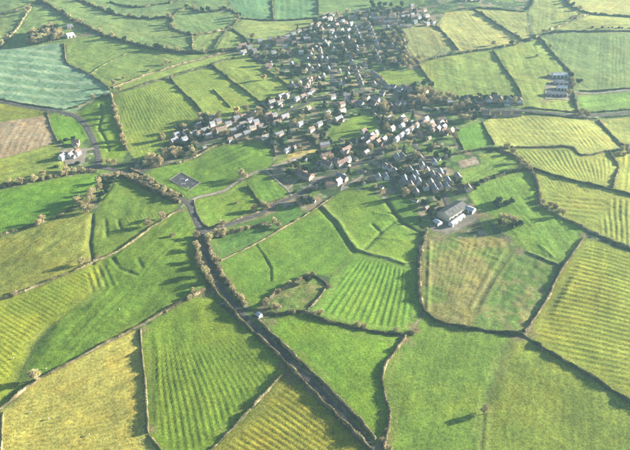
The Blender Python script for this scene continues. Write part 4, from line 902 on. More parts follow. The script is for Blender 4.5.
# dark wood at upper left
wood = WL([(27, 38), (36, 33), (50, 29), (56, 26), (62, 27), (63, 38), (60, 41), (45, 43), (30, 46)])
r_ = random.Random(5); pts = []
while len(pts) < 60:
    p = (r_.uniform(-600, -300), r_.uniform(850, 1200))
    if in_poly(np.array([p[0]]), np.array([p[1]]), wood)[0] and all((p[0] - q[0]) ** 2 + (p[1] - q[1]) ** 2 > 20 for q in pts): pts.append(p)
for i, p in enumerate(sorted(pts)):
    k = 'bare' if r_.random() < .72 else 'evergreen'
    tree(k, p[0], p[1], r_.uniform(8, 11.5), f"{ORD(i + 1)} from left, {'bare tan' if k == 'bare' else 'dark leafy'} tree in the wood at upper left", 'trees of the upper left wood')
MIX = (['bare', 'evergreen'], [3, 2])
tree_line([(38, 0), (50, 8), (77, 23), (100, 35), (133, 45), (160, 50), (187, 53), (210, 53)], 34, MIX, 7.0, 'on the wooded hedge sweeping from top left', 2.5, 'sweeping hedge trees')
tree_line([(68, 0), (97, 7), (110, 13), (133, 18), (157, 19), (172, 18), (170, 28), (192, 37)], 20, MIX, 6.5, 'on the curved hedge at the top left', 2.0, 'top left hedge trees')
tree_line([(32, 9), (22, 22), (13, 33), (0, 46)], 8, 'bare', 6.0, 'on the winding hedge above the wood', 1.5)
tree_line([(185, 8), (203, 14), (219, 12), (230, 11), (241, 19), (230, 29)], 12, MIX, 6.5, 'round the hollow left of the upper village', 2)
tree_line([(193, 37), (219, 32), (230, 29)], 6, 'bare', 5.5, 'between pale fields left of the upper village', 1.5)
tree_row(crop(100, 50, 4.5, [(220, 92), (300, 62), (285, 70), (320, 55), (105, 128), (65, 160), (85, 185)]), 'bare', 6.0, 'along the upper hedge of the narrow wedge')
tree_row(crop(100, 50, 4.5, [(68, 270), (78, 320), (105, 400), (72, 295), (90, 350)]), 'bare', 6.5, 'on the hedge left of the curved ridges')
tree_row(crop(100, 50, 4.5, [(280, 400)]), 'bare', 6.0, 'standing just left of the hamlet')
tree_row([(93, 97)], 'bare', 6.5, 'at the lower right corner of the blue green crop')
tree_row([(263.5, 81)], 'gold', 8.0, 'alone in the pasture left of the village')
tree_row([(237, 116)], 'gold', 7.5, 'at the upper edge of the hamlet')
tree_row(crop(400, 150, 4.5, [(345, 170), (368, 156), (390, 146), (422, 135), (330, 185), (455, 120), (490, 110), (525, 100)]), MIX, 5.6, 'in the row above the barn pasture')
tree_row(crop(400, 150, 4.5, [(440, 265), (445, 240), (500, 245), (480, 255), (430, 250)]), 'evergreen', 6.0, 'in the middle clump right of the grey barn')
tree_row(crop(400, 150, 4.5, [(455, 315), (475, 310), (490, 325), (510, 335), (520, 355), (450, 335), (470, 345), (495, 350), (540, 350)]), MIX, 6.5, 'in the round clump right of the grey barn')
tree_row(crop(500, 160, 4.84, [(205, 215), (240, 235), (265, 245), (290, 262), (225, 245), (300, 280)]), 'bare', 6.0, 'in the thicket left of the three way ridges')
tree_row(crop(500, 100, 4.84, [(75, 285), (95, 310), (60, 270), (30, 245), (100, 340), (125, 345)]), 'bare', 6.5, 'at the crossing of hedges above the barn pasture')
tree_row(crop(500, 100, 4.84, [(590, 245), (610, 235), (575, 260), (600, 265), (625, 250)]), 'bare', 6.0, 'in the brown thicket near the right edge')
tree_row(crop(490, 60, 4.5, [(405, 245), (415, 225), (440, 250), (395, 255), (430, 238)]), 'bare', 6.0, 'at the bend of the right hand road')
tree_row(crop(490, 60, 4.5, [(365, 75), (370, 95), (402, 98), (262, 75), (355, 150), (372, 115)]), MIX, 6.5, 'around the white roofed sheds')
tree_row(crop(400, 0, 4.5, [(420, 205), (545, 185), (560, 190), (580, 185), (520, 165), (600, 185), (500, 205)]), MIX, 6.0, 'on hedges at the upper right')
tree_row(crop(490, 0, 4.5, [(210, 255), (270, 215), (220, 165), (240, 155), (380, 95), (400, 80), (360, 105)]), 'bare', 6.0, 'on the brown hedges near the upper right corner')
tree_line([(590, 30.5), (645, 31)], 9, 'evergreen', 3.6, 'in the spaced row near the upper right edge', .3)
tree_line([(559, -4), (574, 11), (588, 15)], 9, MIX, 6.5, 'on the dark hedge at the top right', 1.5)

# ------------------------------------------------------------------ houses
def window_mesh(w, h):
    mb = MB(); mb.box(-w / 2, w / 2, -.05, .04, 0, h, 0); mb.box(-w / 2 + .1, w / 2 - .1, -.07, -.051, .1, h - .1, 1)
    mb.box(-.04, .04, -.09, -.071, .1, h - .1, 0)
    return mb.mesh('window', [M['frame'], M['glass']])
WIN = window_mesh(1.3, 1.25); WIN_S = window_mesh(.9, 1.1)
mb = MB(); mb.box(-.5, .5, -.06, .04, 0, 2.05, 0); mb.box(-.62, .62, -.045, .03, 0, 2.2, 1); DOOR = mb.mesh('door', [M['door'], M['frame']])
def gable_wall(L, Wd, e, r, mat):
    a, b = L / 2, Wd / 2
    V = [(-a, -b, -1.2), (a, -b, -1.2), (a, b, -1.2), (-a, b, -1.2), (-a, -b, e), (a, -b, e), (a, b, e), (-a, b, e), (-a, 0, r), (a, 0, r)]
    F = [(0, 1, 5, 4), (2, 3, 7, 6), (1, 2, 6, 9, 5), (3, 0, 4, 8, 7)]
    m = MB(); m.add(V, F); return m.mesh('wall', [mat])
def gable_roof(L, Wd, e, r, mat, over=.35, th=.18):
    a, b = L / 2 + over, Wd / 2 + over
    ze = e - over * (r - e) / (Wd / 2) + .03; zr = r + .03
    m = MB()
    for s in (-1, 1):
        V = [(-a, s * b, ze), (a, s * b, ze), (a, 0, zr), (-a, 0, zr), (-a, s * b, ze + th), (a, s * b, ze + th), (a, 0, zr + th), (-a, 0, zr + th)]
        F = [(0, 1, 2, 3), (4, 7, 6, 5), (0, 4, 5, 1), (1, 5, 6, 2), (3, 7, 4, 0)]
        m.add(V, F if s < 0 else [tuple(reversed(f)) for f in F])
    m.box(-a, a, -.14, .14, zr + th - .05, zr + th + .09)
    return m.mesh('roof', [mat])
def chimney_mesh(h):
    m = MB(); m.box(-.42, .42, -.36, .36, -1.3, h); m.box(-.48, .48, -.42, .42, h, h + .14)
    for x in (-.2, .2): m.tube((x, 0, h + .14), (x, 0, h + .5), .12, .1, 6)
    return m.mesh('chimney', [M['chimney']])
CHIM = chimney_mesh(1.1)
WNAME = ['brick', 'cream', 'white', 'stone']; RNAME = ['slate', 'reddish', 'brown', 'pale sheet']
def house_proto(L, Wd, e, r, wi, ri, wing=None, chim=(1,), wins=True):
    o = bpy.data.objects.new('house', None)
    kids = [('wall', gable_wall(L, Wd, e, r, WALLS[wi]), (0, 0, 0), 0, []),
            ('roof', gable_roof(L, Wd, e, r, ROOFS[ri]), (0, 0, 0), 0, [('chimney', CHIM, (s * (L / 2 - .7), 0, r + .1)) for s in chim])]
    if wins:
        n = max(2, int(L // 3)); xs = [(-L / 2 + L * (i + .5) / n) for i in range(n)]
        for s in (-1, 1):
            for fl in range(2 if e > 4 else 1):
                for i, x in enumerate(xs):
                    if fl == 0 and s == -1 and i == n // 2: kids.append(('door', DOOR, (x, s * (Wd / 2), 0), 0, [])); continue
                    kids.append(('window', WIN, (x, s * Wd / 2, .95 + fl * 2.55), 0 if s < 0 else math.pi, []))
        kids.append(('window', WIN_S, (L / 2, -.1, 3.5 if e > 4 else 1.0), math.pi / 2, []))
    if wing:
        wl_, ww, side = wing
        kids.append(('extension', gable_wall(wl_, ww, e * .62, e * .62 + ww * .38, WALLS[wi]), (side * L * .22, -Wd / 2 - wl_ / 2 + .25, 0), math.pi / 2, []))
        kids.append(('extension_roof', gable_roof(wl_ - .25, ww, e * .62, e * .62 + ww * .38, ROOFS[ri]), (side * L * .22, -Wd / 2 - wl_ / 2 + .1, 0), math.pi / 2, []))
    return dict(kids=kids, L=L, W=Wd, wi=wi, ri=ri)
HP = [house_proto(9, 7, 4.8, 7.6, 0, 0, chim=(1,)), house_proto(10, 7, 4.9, 7.8, 1, 1, (4, 4, 1), (1,)), house_proto(9, 6.5, 4.7, 7.3, 2, 0, chim=(-1, 1)),
      house_proto(12, 7, 4.9, 7.7, 0, 1, (5, 4.5, -1), (1, -1)), house_proto(11, 6.5, 4.6, 7.4, 3, 2, (4, 4, 1), (1,)), house_proto(13, 7.5, 2.7, 5.4, 1, 2, None, (1,)),
      house_proto(8, 7, 4.8, 7.4, 2, 1, chim=(1,)), house_proto(14, 6.5, 4.8, 7.6, 0, 0, (5, 4.5, 1), (1, -1)), house_proto(12, 6.5, 4.5, 7.2, 2, 2, (4, 4, -1), (1, -1)),
      house_proto(16, 7, 4.9, 7.9, 3, 1, (6, 5, 1), (1, -1)), house_proto(10, 7, 4.8, 7.6, 1, 0, chim=(1,)), house_proto(9, 8, 2.6, 5.2, 0, 2, None, (1,))]
SHED = [house_proto(6, 4, 2.3, 3.6, 0, 2, chim=(), wins=False), house_proto(5, 3.5, 2.2, 3.3, 3, 0, chim=(), wins=False), house_proto(7, 3.8, 2.2, 3.4, 2, 1, chim=(), wins=False)]
HOUSES = []
def put_house(pr, x, y, rz, name='house', s=1.0):
    s *= .84
    o = bpy.data.objects.new(name, None); COL.objects.link(o)
    o.location = (x, y, hz(x, y) + .05); o.rotation_euler = (0, 0, rz); o.scale = (s * random.uniform(.94, 1.08), s, s * random.uniform(.94, 1.06))
    for nm, me, loc, r, subs in pr['kids']:
        c = link(nm, me, o, loc, r)
        for sn, sm, sl in subs: link(sn, sm, c, sl)
    HOUSES.append((x, y, pr['L'] * s, o, pr, name)); return o
ROADPTS = np.concatenate([np.column_stack([resample(pl, 3.0)[0], normals2(resample(pl, 3.0)[0])[1]]) for n, w, m, pl in ROADW])
def road_near(x, y):
    d = np.hypot(ROADPTS[:, 0] - x, ROADPTS[:, 1] - y); i = int(d.argmin())
    return d[i], math.atan2(ROADPTS[i, 3], ROADPTS[i, 2])
def clear_of(x, y, rad):
    return all((x - h[0]) ** 2 + (y - h[1]) ** 2 > (rad + h[2] * .5) ** 2 for h in HOUSES)
def auto_house(px, py, pool, s=1.0, rz=None):
    x, y = W(px, py); d, a = road_near(x, y)
    return put_house(random.choice(pool), x, y, (a if rz is None else rz) + random.choice((0, math.pi)) + random.uniform(-.06, .06), s=s)

QUARTERS = []   # (place phrase, polygon px) used for labels
def label_cluster(hs, place, group):
    hs = sorted(hs, key=lambda h: h[0])
    for i, h in enumerate(hs):
        pr = h[4]; what = 'shed' if h[5] == 'shed' else 'house'
        look = f"{WNAME[pr['wi']]} {what}, {RNAME[pr['ri']]} roof"
        pos = 'leftmost' if i == 0 else 'rightmost' if i == len(hs) - 1 else f'{ORD(i + 1)} from left'
        tag(h[3], f'{look}, {pos} {place}', what, group)

def cluster(place, group, pts, pool=None, s=1.0, rz=None):
    a = len(HOUSES)
    for p in pts:
        q = W(p[0], p[1])
        if not clear_of(q[0], q[1], 2.2): continue
        auto_house(p[0], p[1], pool or VIL, s, rz if len(p) < 3 else p[2])
    label_cluster(HOUSES[a:], place, group)
VIL = HP + [HP[i] for i in (2, 10, 7, 0)]
LIGHT = [HP[i] for i in (1, 2, 6, 8, 10, 4)]
# the hamlet
cluster('in the hamlet', 'hamlet houses', crop(150, 90, 6, [(160, 275), (145, 305), (205, 300), (262, 262), (292, 228), (300, 270), (330, 252), (372, 222), (412, 207), (425, 252), (460, 258), (498, 258), (470, 222), (540, 242), (562, 212), (530, 282), (580, 268), (520, 190), (600, 200), (345, 285), (615, 240), (560, 180), (215, 262)]), s=.92)
# detached row on the right road
cluster('in the detached row above the right road', 'detached row', [(467, 101), (478.5, 101), (489, 101), (500, 101.5), (510, 102), (519.5, 102.5)], [HP[2], HP[6]], 1.15, rz=1.6)
cluster('in the row below the right road', 'row below the right road', [(485, 114, .05), (495, 115, .05), (506, 115, .05), (517, 115, .05)], [HP[0], HP[3], HP[7]], .95)
# white terrace
def terrace_px(place, group, a, b, n, pool, s=1.0):
    A, B = W(*a), W(*b); rz = math.atan2(B[1] - A[1], B[0] - A[0]); k = len(HOUSES)
    for i in range(n):
        t = i / max(1, n - 1); put_house(random.choice(pool), A[0] + (B[0] - A[0]) * t, A[1] + (B[1] - A[1]) * t, rz, s=s)
    label_cluster(HOUSES[k:], place, group)
terrace_px('in the pale terrace by the village crossroads', 'pale terrace', (396, 143.5), (416, 128), 5, [HP[2], HP[6]], .9)
terrace_px('in the upper left estate row', 'estate rows', (355, 30), (363, 47), 6, [HP[1], HP[10]], .8)
terrace_px('in the upper right estate row', 'estate rows', (369, 28), (377, 45), 6, [HP[1], HP[8]], .8)
terrace_px('in the lower estate row', 'estate rows', (375, 51), (381, 61), 4, [HP[1], HP[6]], .8)
terrace_px('in the steep middle street row', 'middle street row', (356, 68), (362, 86), 5, [HP[4], HP[1]], .85)
terrace_px('in the slanted row left of the village centre', 'slanted row', (305, 93), (311, 82), 4, [HP[1], HP[6]], .85)
terrace_px('in the long pale row left of the centre', 'long pale row', (297, 103.5), (309, 99), 3, [HP[1], HP[2]], .9)
terrace_px('in the row along the right paddock', 'paddock row', (373, 72), (388, 86), 6, [HP[4], HP[0], HP[8]], .85)
# village foreground
cluster('in the foreground of the village', 'foreground houses', [(300, 175, -.7), (307, 178.5, -.7), (302, 201, .2), (300.5, 199, 1.6), (327, 167, -.8), (333, 168, .6), (335, 163, -.8), (331, 186, .3), (338, 184, .9), (342, 180, -.7), (346, 153), (343, 151), (347, 163), (342, 166), (284, 162), (276, 180)][:14], [HP[2], HP[3], HP[7], HP[9], HP[8]], 1.05)
cluster('left of the crossroads', 'houses left of the crossroads', crop(340, 120, 6, [(20, 180), (50, 160), (142, 122), (215, 95), (262, 138), (165, 160), (230, 150), (45, 262), (155, 215), (195, 130)]), s=.95)
cluster('in the lower right village', 'lower right houses', crop(340, 120, 6, [(272, 300), (302, 312), (342, 250), (375, 245), (420, 325), (232, 365), (275, 360), (455, 350), (490, 300), (425, 410), (470, 390), (515, 425), (455, 420), (555, 355), (590, 365), (520, 330), (600, 420), (545, 400), (480, 260), (415, 265), (562, 280), (330, 335)]), LIGHT, s=.95)
cluster('along the lane to the grey barn', 'barn lane houses', crop(400, 150, 4.5, [(45, 110), (75, 130), (100, 85), (150, 130), (180, 150), (215, 158), (115, 185), (155, 190), (45, 175), (180, 120), (130, 110), (305, 190), (60, 150), (90, 160), (20, 150), (140, 160), (210, 180)]), s=.95)
cluster('right of the crossroads', 'crossroads houses', crop(400, 80, 6, [(155, 245), (245, 250), (195, 300), (225, 315), (260, 300), (305, 325), (260, 330), (185, 265), (145, 270), (245, 275), (25, 260)]), s=.95)
cluster('above the middle paddock', 'houses above the middle paddock', crop(315, 65, 6, [(105, 215), (160, 255), (195, 220), (235, 240), (275, 245), (350, 240), (370, 215), (310, 205), (140, 340), (150, 250), (290, 415), (370, 420), (515, 340), (550, 350), (520, 380), (460, 400), (440, 330), (410, 330), (405, 175), (440, 245), (500, 235), (530, 230), (340, 440), (470, 130), (510, 150), (560, 150), (180, 105), (155, 120), (20, 90), (50, 75)]), s=.95)
cluster('left of the middle street', 'houses left of the middle street', crop(230, 65, 6, [(370, 135), (420, 132), (395, 150), (250, 248), (230, 320), (265, 320), (155, 360), (205, 400), (310, 215), (350, 210), (490, 30), (455, 45), (530, 90), (560, 70), (590, 30), (470, 15), (300, 245), (185, 375), (75, 370), (40, 410), (615, 225), (100, 395)]), s=.92)
cluster('on the upper left estate edge', 'upper left estate', crop(230, 0, 6, [(75, 285), (115, 295), (160, 335), (175, 352), (80, 320), (240, 285), (260, 318), (245, 245), (385, 265), (400, 240), (355, 240), (300, 255), (320, 245), (415, 195), (480, 280), (515, 290), (490, 165), (530, 160), (535, 205), (460, 240), (550, 355), (505, 350), (470, 400), (530, 405), (580, 360), (590, 170), (600, 120), (610, 200), (440, 210), (380, 210), (330, 285), (200, 290), (130, 330), (145, 310), (55, 300)]), s=.9)
cluster('in the upper village', 'upper village houses', crop(315, 0, 6, [(75, 165), (130, 165), (180, 155), (215, 160), (150, 110), (230, 110), (290, 120), (55, 120), (80, 130), (120, 235), (160, 270), (110, 300), (180, 310), (200, 240), (30, 240), (60, 260), (40, 350), (250, 290), (170, 350), (220, 370), (270, 410), (340, 430), (200, 410), (300, 380), (10, 210), (160, 195), (200, 200), (30, 300), (130, 130), (100, 90)]), s=.9)
cluster('in the far right of the upper village', 'far upper houses', crop(315, 0, 6, [(395, 155), (430, 155), (365, 145), (455, 105), (490, 115), (530, 115), (555, 110), (590, 120), (615, 105), (620, 80), (580, 35), (500, 150), (520, 180), (560, 180), (480, 170), (460, 145), (540, 85), (410, 120), (350, 110), (600, 150)]), s=.9)
cluster('at the very top beyond the village', 'top edge houses', crop(400, 0, 4.5, [(290, 15), (320, 12), (345, 15), (275, 10), (90, 60), (150, 110), (85, 90), (55, 75), (35, 135), (50, 25), (120, 80), (110, 50)]), s=.9)

# infill sheds behind houses
r2 = random.Random(3)
VILL = WL([(250, 40), (275, 25), (300, 25), (325, 14), (380, 9), (420, 10), (433, 25), (405, 45), (415, 62), (375, 70), (388, 84), (418, 82), (432, 84), (440, 97), (522, 97), (523, 105), (443, 116), (455, 131), (462, 152), (455, 165), (460, 186), (466, 196), (450, 205), (436, 222), (425, 222), (418, 203), (385, 199), (372, 190), (345, 188), (335, 192), (305, 208), (294, 198), (280, 172), (278, 150), (258, 138), (213, 145), (198, 152), (165, 161), (153, 160), (158, 145), (185, 128), (205, 119), (258, 107), (290, 96), (300, 88), (262, 66), (240, 53)])
OPEN = [f[3] for f in FW]
def in_field(x, y):
    X, Y = np.array([x]), np.array([y]); return any(in_poly(X, Y, p)[0] for p in OPEN)
def vill_points(n, mind, road, hs, seed, tries=60000):
    r = np.random.default_rng(seed); out = []
    P = np.array(VILL); X = r.uniform(P[:, 0].min(), P[:, 0].max(), tries); Y = r.uniform(P[:, 1].min(), P[:, 1].max(), tries)
    ok = in_poly(X, Y, VILL)
    for p in OPEN: ok &= ~in_poly(X, Y, p)
    X, Y = X[ok], Y[ok]
    T = np.array([(t[0], t[1], mind * .6) for t in TREES] + [(h[0], h[1], h[2] * .5 + hs) for h in HOUSES])
    for x, y in zip(X, Y):
        if len(out) >= n: break
        if (np.hypot(T[:, 0] - x, T[:, 1] - y) < T[:, 2]).any(): continue
        if out and (np.hypot(*(np.array(out) - (x, y)).T) < mind).any(): continue
        if road_near(x, y)[0] < road: continue
        out.append((x, y))
    return out
def zone(x, y):
    """rough part of the village, for labels"""
    if x < -95 and y < 900: return 'the hamlet'
    if y < 720: return 'the lower village' if x < 60 else 'the barn lane'
    if y < 850: return 'the left village gardens' if x < 0 else 'the village centre' if x < 120 else 'the right road gardens'
    if y < 1020: return 'the middle village' if x < 30 else 'the right middle village'
    return 'the upper left village' if x < 30 else 'the upper right village'
k0 = len(HOUSES); infill = vill_points(70, 15, 6.5, 5.5, 31)
byz = {}
for i, (x, y) in enumerate(infill):
    d, a = road_near(x, y); put_house(random.choice(VIL), x, y, a + random.uniform(-.1, .1) + random.choice((0, math.pi)), s=.9)
    byz.setdefault(zone(x, y), []).append(HOUSES[-1])
for z_, hs in byz.items(): label_cluster(hs, f'in infill of {z_}', f'infill houses of {z_}')
byz = {}
for (x, y) in vill_points(90, 9, 5, 2.5, 32):
    put_house(random.choice(SHED), x, y, random.uniform(0, 3.14), 'shed'); byz.setdefault(zone(x, y), []).append(HOUSES[-1])
for z_, hs in byz.items(): label_cluster(hs, f'in gardens of {z_}', f'garden sheds of {z_}')

# village trees
def zone_trees(pts, kinds, s0, s1, what, group):
    Z = {}
    for p in pts:
        k = random.choices(*kinds)[0]; Z.setdefault((zone(*p), k), []).append(p)
    for (z_, k), ps in Z.items():
        ps.sort()
        for i, p in enumerate(ps):
            adj = {'bare': 'bare tan', 'evergreen': 'dark leafy', 'conifer': 'dark pointed conifer'}[k]
            pos = 'leftmost' if i == 0 else 'rightmost' if i == len(ps) - 1 else f'{ORD(i + 1)} from left'
            tree(k, p[0], p[1], random.uniform(s0, s1), f'{adj} {what} in {z_}, {pos} of its kind', f'{what}s of {z_}')
zone_trees(vill_points(470, 5.8, 3.6, .2, 41), (['bare', 'evergreen', 'conifer'], [.38, .58, .04]), 4.2, 8.2, 'garden tree', None)
tree_row(crop(150, 90, 6, [(85, 380), (130, 370), (180, 385), (205, 240), (75, 295), (265, 340), (260, 380), (430, 280), (460, 275), (55, 430), (10, 410), (300, 180), (350, 185), (150, 395)]), 'bare', 7.2, 'at the hamlet edge', group='hamlet edge trees')
tree_row(crop(150, 90, 6, [(165, 245), (190, 240), (150, 335), (168, 352), (188, 330), (230, 340), (258, 305), (290, 302), (322, 305), (310, 215), (355, 265), (388, 270), (245, 325), (205, 338), (575, 185), (590, 240), (545, 205), (272, 318), (215, 365), (240, 365)]), 'evergreen', 6.2, 'between the hamlet houses', group='hamlet evergreens')
# belts of trees around the village
tree_row(crop(400, 80, 6, [(110, 70), (135, 95), (165, 60), (190, 85), (215, 110), (240, 95), (170, 110), (200, 140), (230, 135), (265, 130), (120, 130), (150, 150), (90, 100), (70, 120), (185, 40), (290, 110), (320, 120)]), MIX, 9.0, 'in the grove left of the detached row', group='grove trees')
tree_row(crop(400, 80, 6, [(330, 180), (370, 175), (410, 170), (425, 185), (390, 195), (350, 200), (460, 190), (450, 230), (475, 225), (440, 250), (300, 195), (370, 240), (405, 255)]), MIX, 7.5, 'at the left end of the right road', group='right road trees')
tree_line([(463, 96.5), (522, 98)], 13, 'evergreen', 5.5, 'behind the detached row', .8, 'row trees')
tree_row(crop(315, 0, 6, [(470, 215), (490, 250), (510, 280), (530, 320), (550, 350), (575, 370), (600, 360), (625, 350), (545, 380), (500, 300), (480, 235), (520, 345), (590, 385), (560, 395), (530, 365), (460, 380)]), 'bare', 7.0, 'in the tan belt right of the upper village', group='tan belt trees')
tree_row(crop(315, 0, 6, [(385, 30), (420, 25), (455, 30), (400, 60), (440, 75), (480, 70), (370, 80), (350, 40), (500, 60), (340, 15), (520, 30)]), 'evergreen', 8.0, 'beyond the upper village at the top', group='top edge trees')
tree_row([(428, 130), (424, 135), (432, 133)], 'bare', 6.0, 'in the garden right of the white terrace')
tree_row(crop(315, 65, 6, [(415, 255), (425, 280), (405, 270)]), 'bare', 8.0, 'big and rounded beside the middle paddock')

# garden hedges between plots
def garden_hedges():
    protos = []
    for i in range(5):
        L = 9 + 3 * i; seed = 4000 + i; r = np.random.default_rng(seed); n = L * 2 + 1
        mb_v = []; F = []
        prof = [(-.55, -.6), (-.6, .9), (-.3, 1.6), (.3, 1.6), (.6, .9), (.55, -.6)]
        for a in range(n):
            for (b, c) in prof: mb_v.append((a * .5 - L / 2, b + r.normal(0, .09), c + r.normal(0, .12)))
        for a in range(n - 1):
            for j in range(5): q = a * 6 + j; F += [(q, q + 1, q + 7), (q, q + 7, q + 6)]
        F += [(0, j, j + 1) for j in range(1, 5)] + [((n - 1) * 6, (n - 1) * 6 + j, (n - 1) * 6 + j + 1) for j in range(1, 5)]
        V = np.array(mb_v); m = L * 22
        P = np.column_stack([r.uniform(-L / 2, L / 2, m), r.uniform(-.7, .7, m), r.uniform(.2, 1.75, m)])
        tv, tf = tri_cloud(r, P, .2, .42, .5)
        protos.append(mesh_np('garden_hedge', np.concatenate([V, tv]), np.concatenate([np.array(F), tf + len(V)]), [M['hedge_green'] if i % 2 else M['hedge']]))
    Z = {}
    for h in list(HOUSES):
        if h[5] != 'house' or random.random() > .72: continue
        o = h[3]; a = o.rotation_euler.z; sd = random.choice((-1, 1)); L = h[2]
        d = L / 2 + 2.5; ux, uy = math.cos(a), math.sin(a)
        x = h[0] + ux * d * sd - uy * 5 * random.choice((-1, 1)); y = h[1] + uy * d * sd + ux * 5 * random.choice((-1, 1))
        if not clear_of(x, y, 1.5) or road_near(x, y)[0] < 9 or in_field(x, y): continue
        g = link('garden_hedge', random.choice(protos), None, (x, y, hz(x, y)), a + math.pi / 2)
        Z.setdefault(zone(x, y), []).append(g)
    for z_, gs in Z.items():
        gs.sort(key=lambda g: g.location.x)
        for i, g in enumerate(gs):
            pos = 'leftmost' if i == 0 else 'rightmost' if i == len(gs) - 1 else f'{ORD(i + 1)} from left'
            tag(g, f'short garden hedge in {z_}, {pos} there', 'hedge', f'garden hedges of {z_}')
garden_hedges()

# ------------------------------------------------------------------ farm buildings
def barn(name, label, a, b, wid, e, r, wi, ri, bays=5, cat='barn', lean=None, z0=0):
    """gabled shed whose ridge runs from pixel a to pixel b; roof sheets are separate panels"""
    A, B = W(*a), W(*b); L = math.hypot(B[0] - A[0], B[1] - A[1]); rz = math.atan2(B[1] - A[1], B[0] - A[0])
    x, y = (A[0] + B[0]) / 2, (A[1] + B[1]) / 2
    o = link(name, None, None, (x, y, hz(x, y) + .05), rz); tag(o, label, cat)
    link('wall', gable_wall(L, wid, e, r, WALLS[wi]), o)
    bw = L / bays; pm = gable_roof(bw - .12, wid, e, r, ROOFS[ri], over=0.0, th=.15)
    sl = gable_roof(bw - .12, wid + .7, e - .35 * (r - e) / (wid / 2), r, ROOFS[ri], over=0, th=.15)
    for i in range(bays):
        link('roof_panel', sl, o, (-L / 2 + bw * (i + .5), 0, .02 * (i % 2)))
    n = max(2, bays - 1)
    for i in range(n):
        m = MB(); m.box(-1.6, 1.6, -.08, .05, 0, min(3.2, e - .4)); link('door', m.mesh('door', [M['door']]), o, (-L / 2 + L * (i + .5) / n, -wid / 2, 0))
    HOUSES.append((x, y, max(L, wid), o, None, 'barn'))
    return o
barn('barn', 'long grey roofed barn below the village', (443, 218.5), (462, 207), 15, 4.5, 7.5, 3, 4, 6)
barn('barn', 'pale lean shed along the front of the grey barn', (450.5, 225), (463, 216), 5, 2.8, 4.0, 2, 3, 4)
barn('barn', 'small white roofed shed behind the right end of the grey barn', (466, 210), (474, 213), 7, 3.0, 4.6, 2, 3, 3)
barn('barn', 'small white shed at the left end of the grey barn', (435, 221), (440, 224.5), 6, 2.8, 4.2, 2, 3, 2)
barn('barn', 'upper white roofed farm shed beside the right hand fields', (552, 75.8), (567, 76), 10, 4, 6, 2, 3, 5)
barn('barn', 'lower white roofed farm shed beside the right hand fields', (557, 88), (567, 88.5), 9, 4, 6, 2, 3, 4)
barn('barn', 'dark grey shed below the white roofed farm sheds', (547, 94.5), (566, 95), 9, 3.5, 5, 0, 0, 6)
barn('barn', 'dark grey shed between the white roofed farm sheds', (554, 82.5), (568, 83), 9, 3.2, 4.6, 0, 0, 4)
barn('barn', 'white roofed barn beside the dark wood at upper left', (66.5, 38.5), (74, 37), 13, 4, 6.5, 2, 3, 3)
barn('barn', 'dark barn behind the white roofed one at upper left', (67, 29), (73, 28), 9, 4, 6, 0, 0, 3)
barn('barn', 'tiny white roofed shed beside the lane hedge', (257.5, 318.5), (261, 321), 4.2, 2.3, 3.2, 2, 3, 2, 'shed')
# white farmhouse at left: three blocks
kk = len(HOUSES)
for (px, py, rz, p) in ((62.5, 159.5, 1.2, HP[2]), (71.5, 156.5, 1.25, HP[8]), (77.5, 154.5, 1.2, HP[6]), (76, 145.5, .15, HP[1])):
    x, y = W(px, py); put_house(p, x, y, rz, s=1.0)
label_cluster(HOUSES[kk:], 'of the white farm at left', 'white farm at left')

# yards
def sheet(name, poly, mat, dz, kind='structure', label=None, cat=None):
    P = WL(poly); c = np.mean(P, 0)
    bm = bmesh.new(); vs = [bm.verts.new((p[0], p[1], 0)) for p in P]; bm.faces.new(vs)
    bmesh.ops.triangulate(bm, faces=bm.faces[:])
    for _ in range(4): bmesh.ops.subdivide_edges(bm, edges=[e for e in bm.edges if e.calc_length() > 3.5], cuts=1); bmesh.ops.triangulate(bm, faces=bm.faces[:])
    for v in bm.verts: v.co.z = hz(v.co.x, v.co.y) + dz
    bmesh.ops.recalc_face_normals(bm, faces=bm.faces[:])
    if sum(f.normal.z for f in bm.faces) < 0: bmesh.ops.reverse_faces(bm, faces=bm.faces[:])
    me = bpy.data.meshes.new(name); bm.to_mesh(me); bm.free(); me.materials.append(mat)
    return tag(link(name, me), label, cat, kind=kind)
sheet('yard', [(431, 229), (440, 215), (458, 203), (476, 209), (476, 220), (462, 227), (448, 233)], M['yard'], .10)
sheet('yard', [(545, 73), (571, 73), (573, 99), (545, 99)], M['yard'], .10)
sheet('yard', [(60, 152), (75, 147), (88, 149), (84, 162), (66, 165)], M['yard'], .11)
sheet('yard', [(308, 186), (314, 177), (326, 176), (321, 183)], M['gravel'], .16)
sheet('yard', [(340, 191), (343, 181), (347, 183), (348, 188)], M['gravel'], .17)

# ------------------------------------------------------------------ the dark arena with its pale rail and a few jumps
AR = [(169.5, 179), (181, 170.5), (200.5, 182), (189, 191.5)]
sheet('arena', AR, M['arena'], .22)
ARW = WL(AR)
fo = link('rail_fence', None, None, (*np.mean(ARW, 0), hz(*np.mean(ARW, 0)))); tag(fo, 'pale post and rail fence round the dark rectangular arena', 'fence')
cx, cy = np.mean(ARW, 0); cz = hz(cx, cy)
for i in range(4):
    A, B = np.array(ARW[i]), np.array(ARW[(i + 1) % 4]); L = np.hypot(*(B - A)); n = int(L / 2.6)
    for k in range(n):
        p = A + (B - A) * k / n; q = A + (B - A) * (k + 1) / n; zp, zq = hz(*p), hz(*q)
        m = MB(); m.box(-.09, .09, -.09, .09, -.4, 1.4); link('post', m.mesh('post', [M['fence']]), fo, (p[0] - cx, p[1] - cy, zp - cz))
        for hh in (.6, 1.15):
            m = MB(); m.tube((p[0] - cx, p[1] - cy, zp + hh - cz), (q[0] - cx, q[1] - cy, zq + hh - cz), .09, .09, 4); link('rail', m.mesh('rail', [M['fence']]), fo)
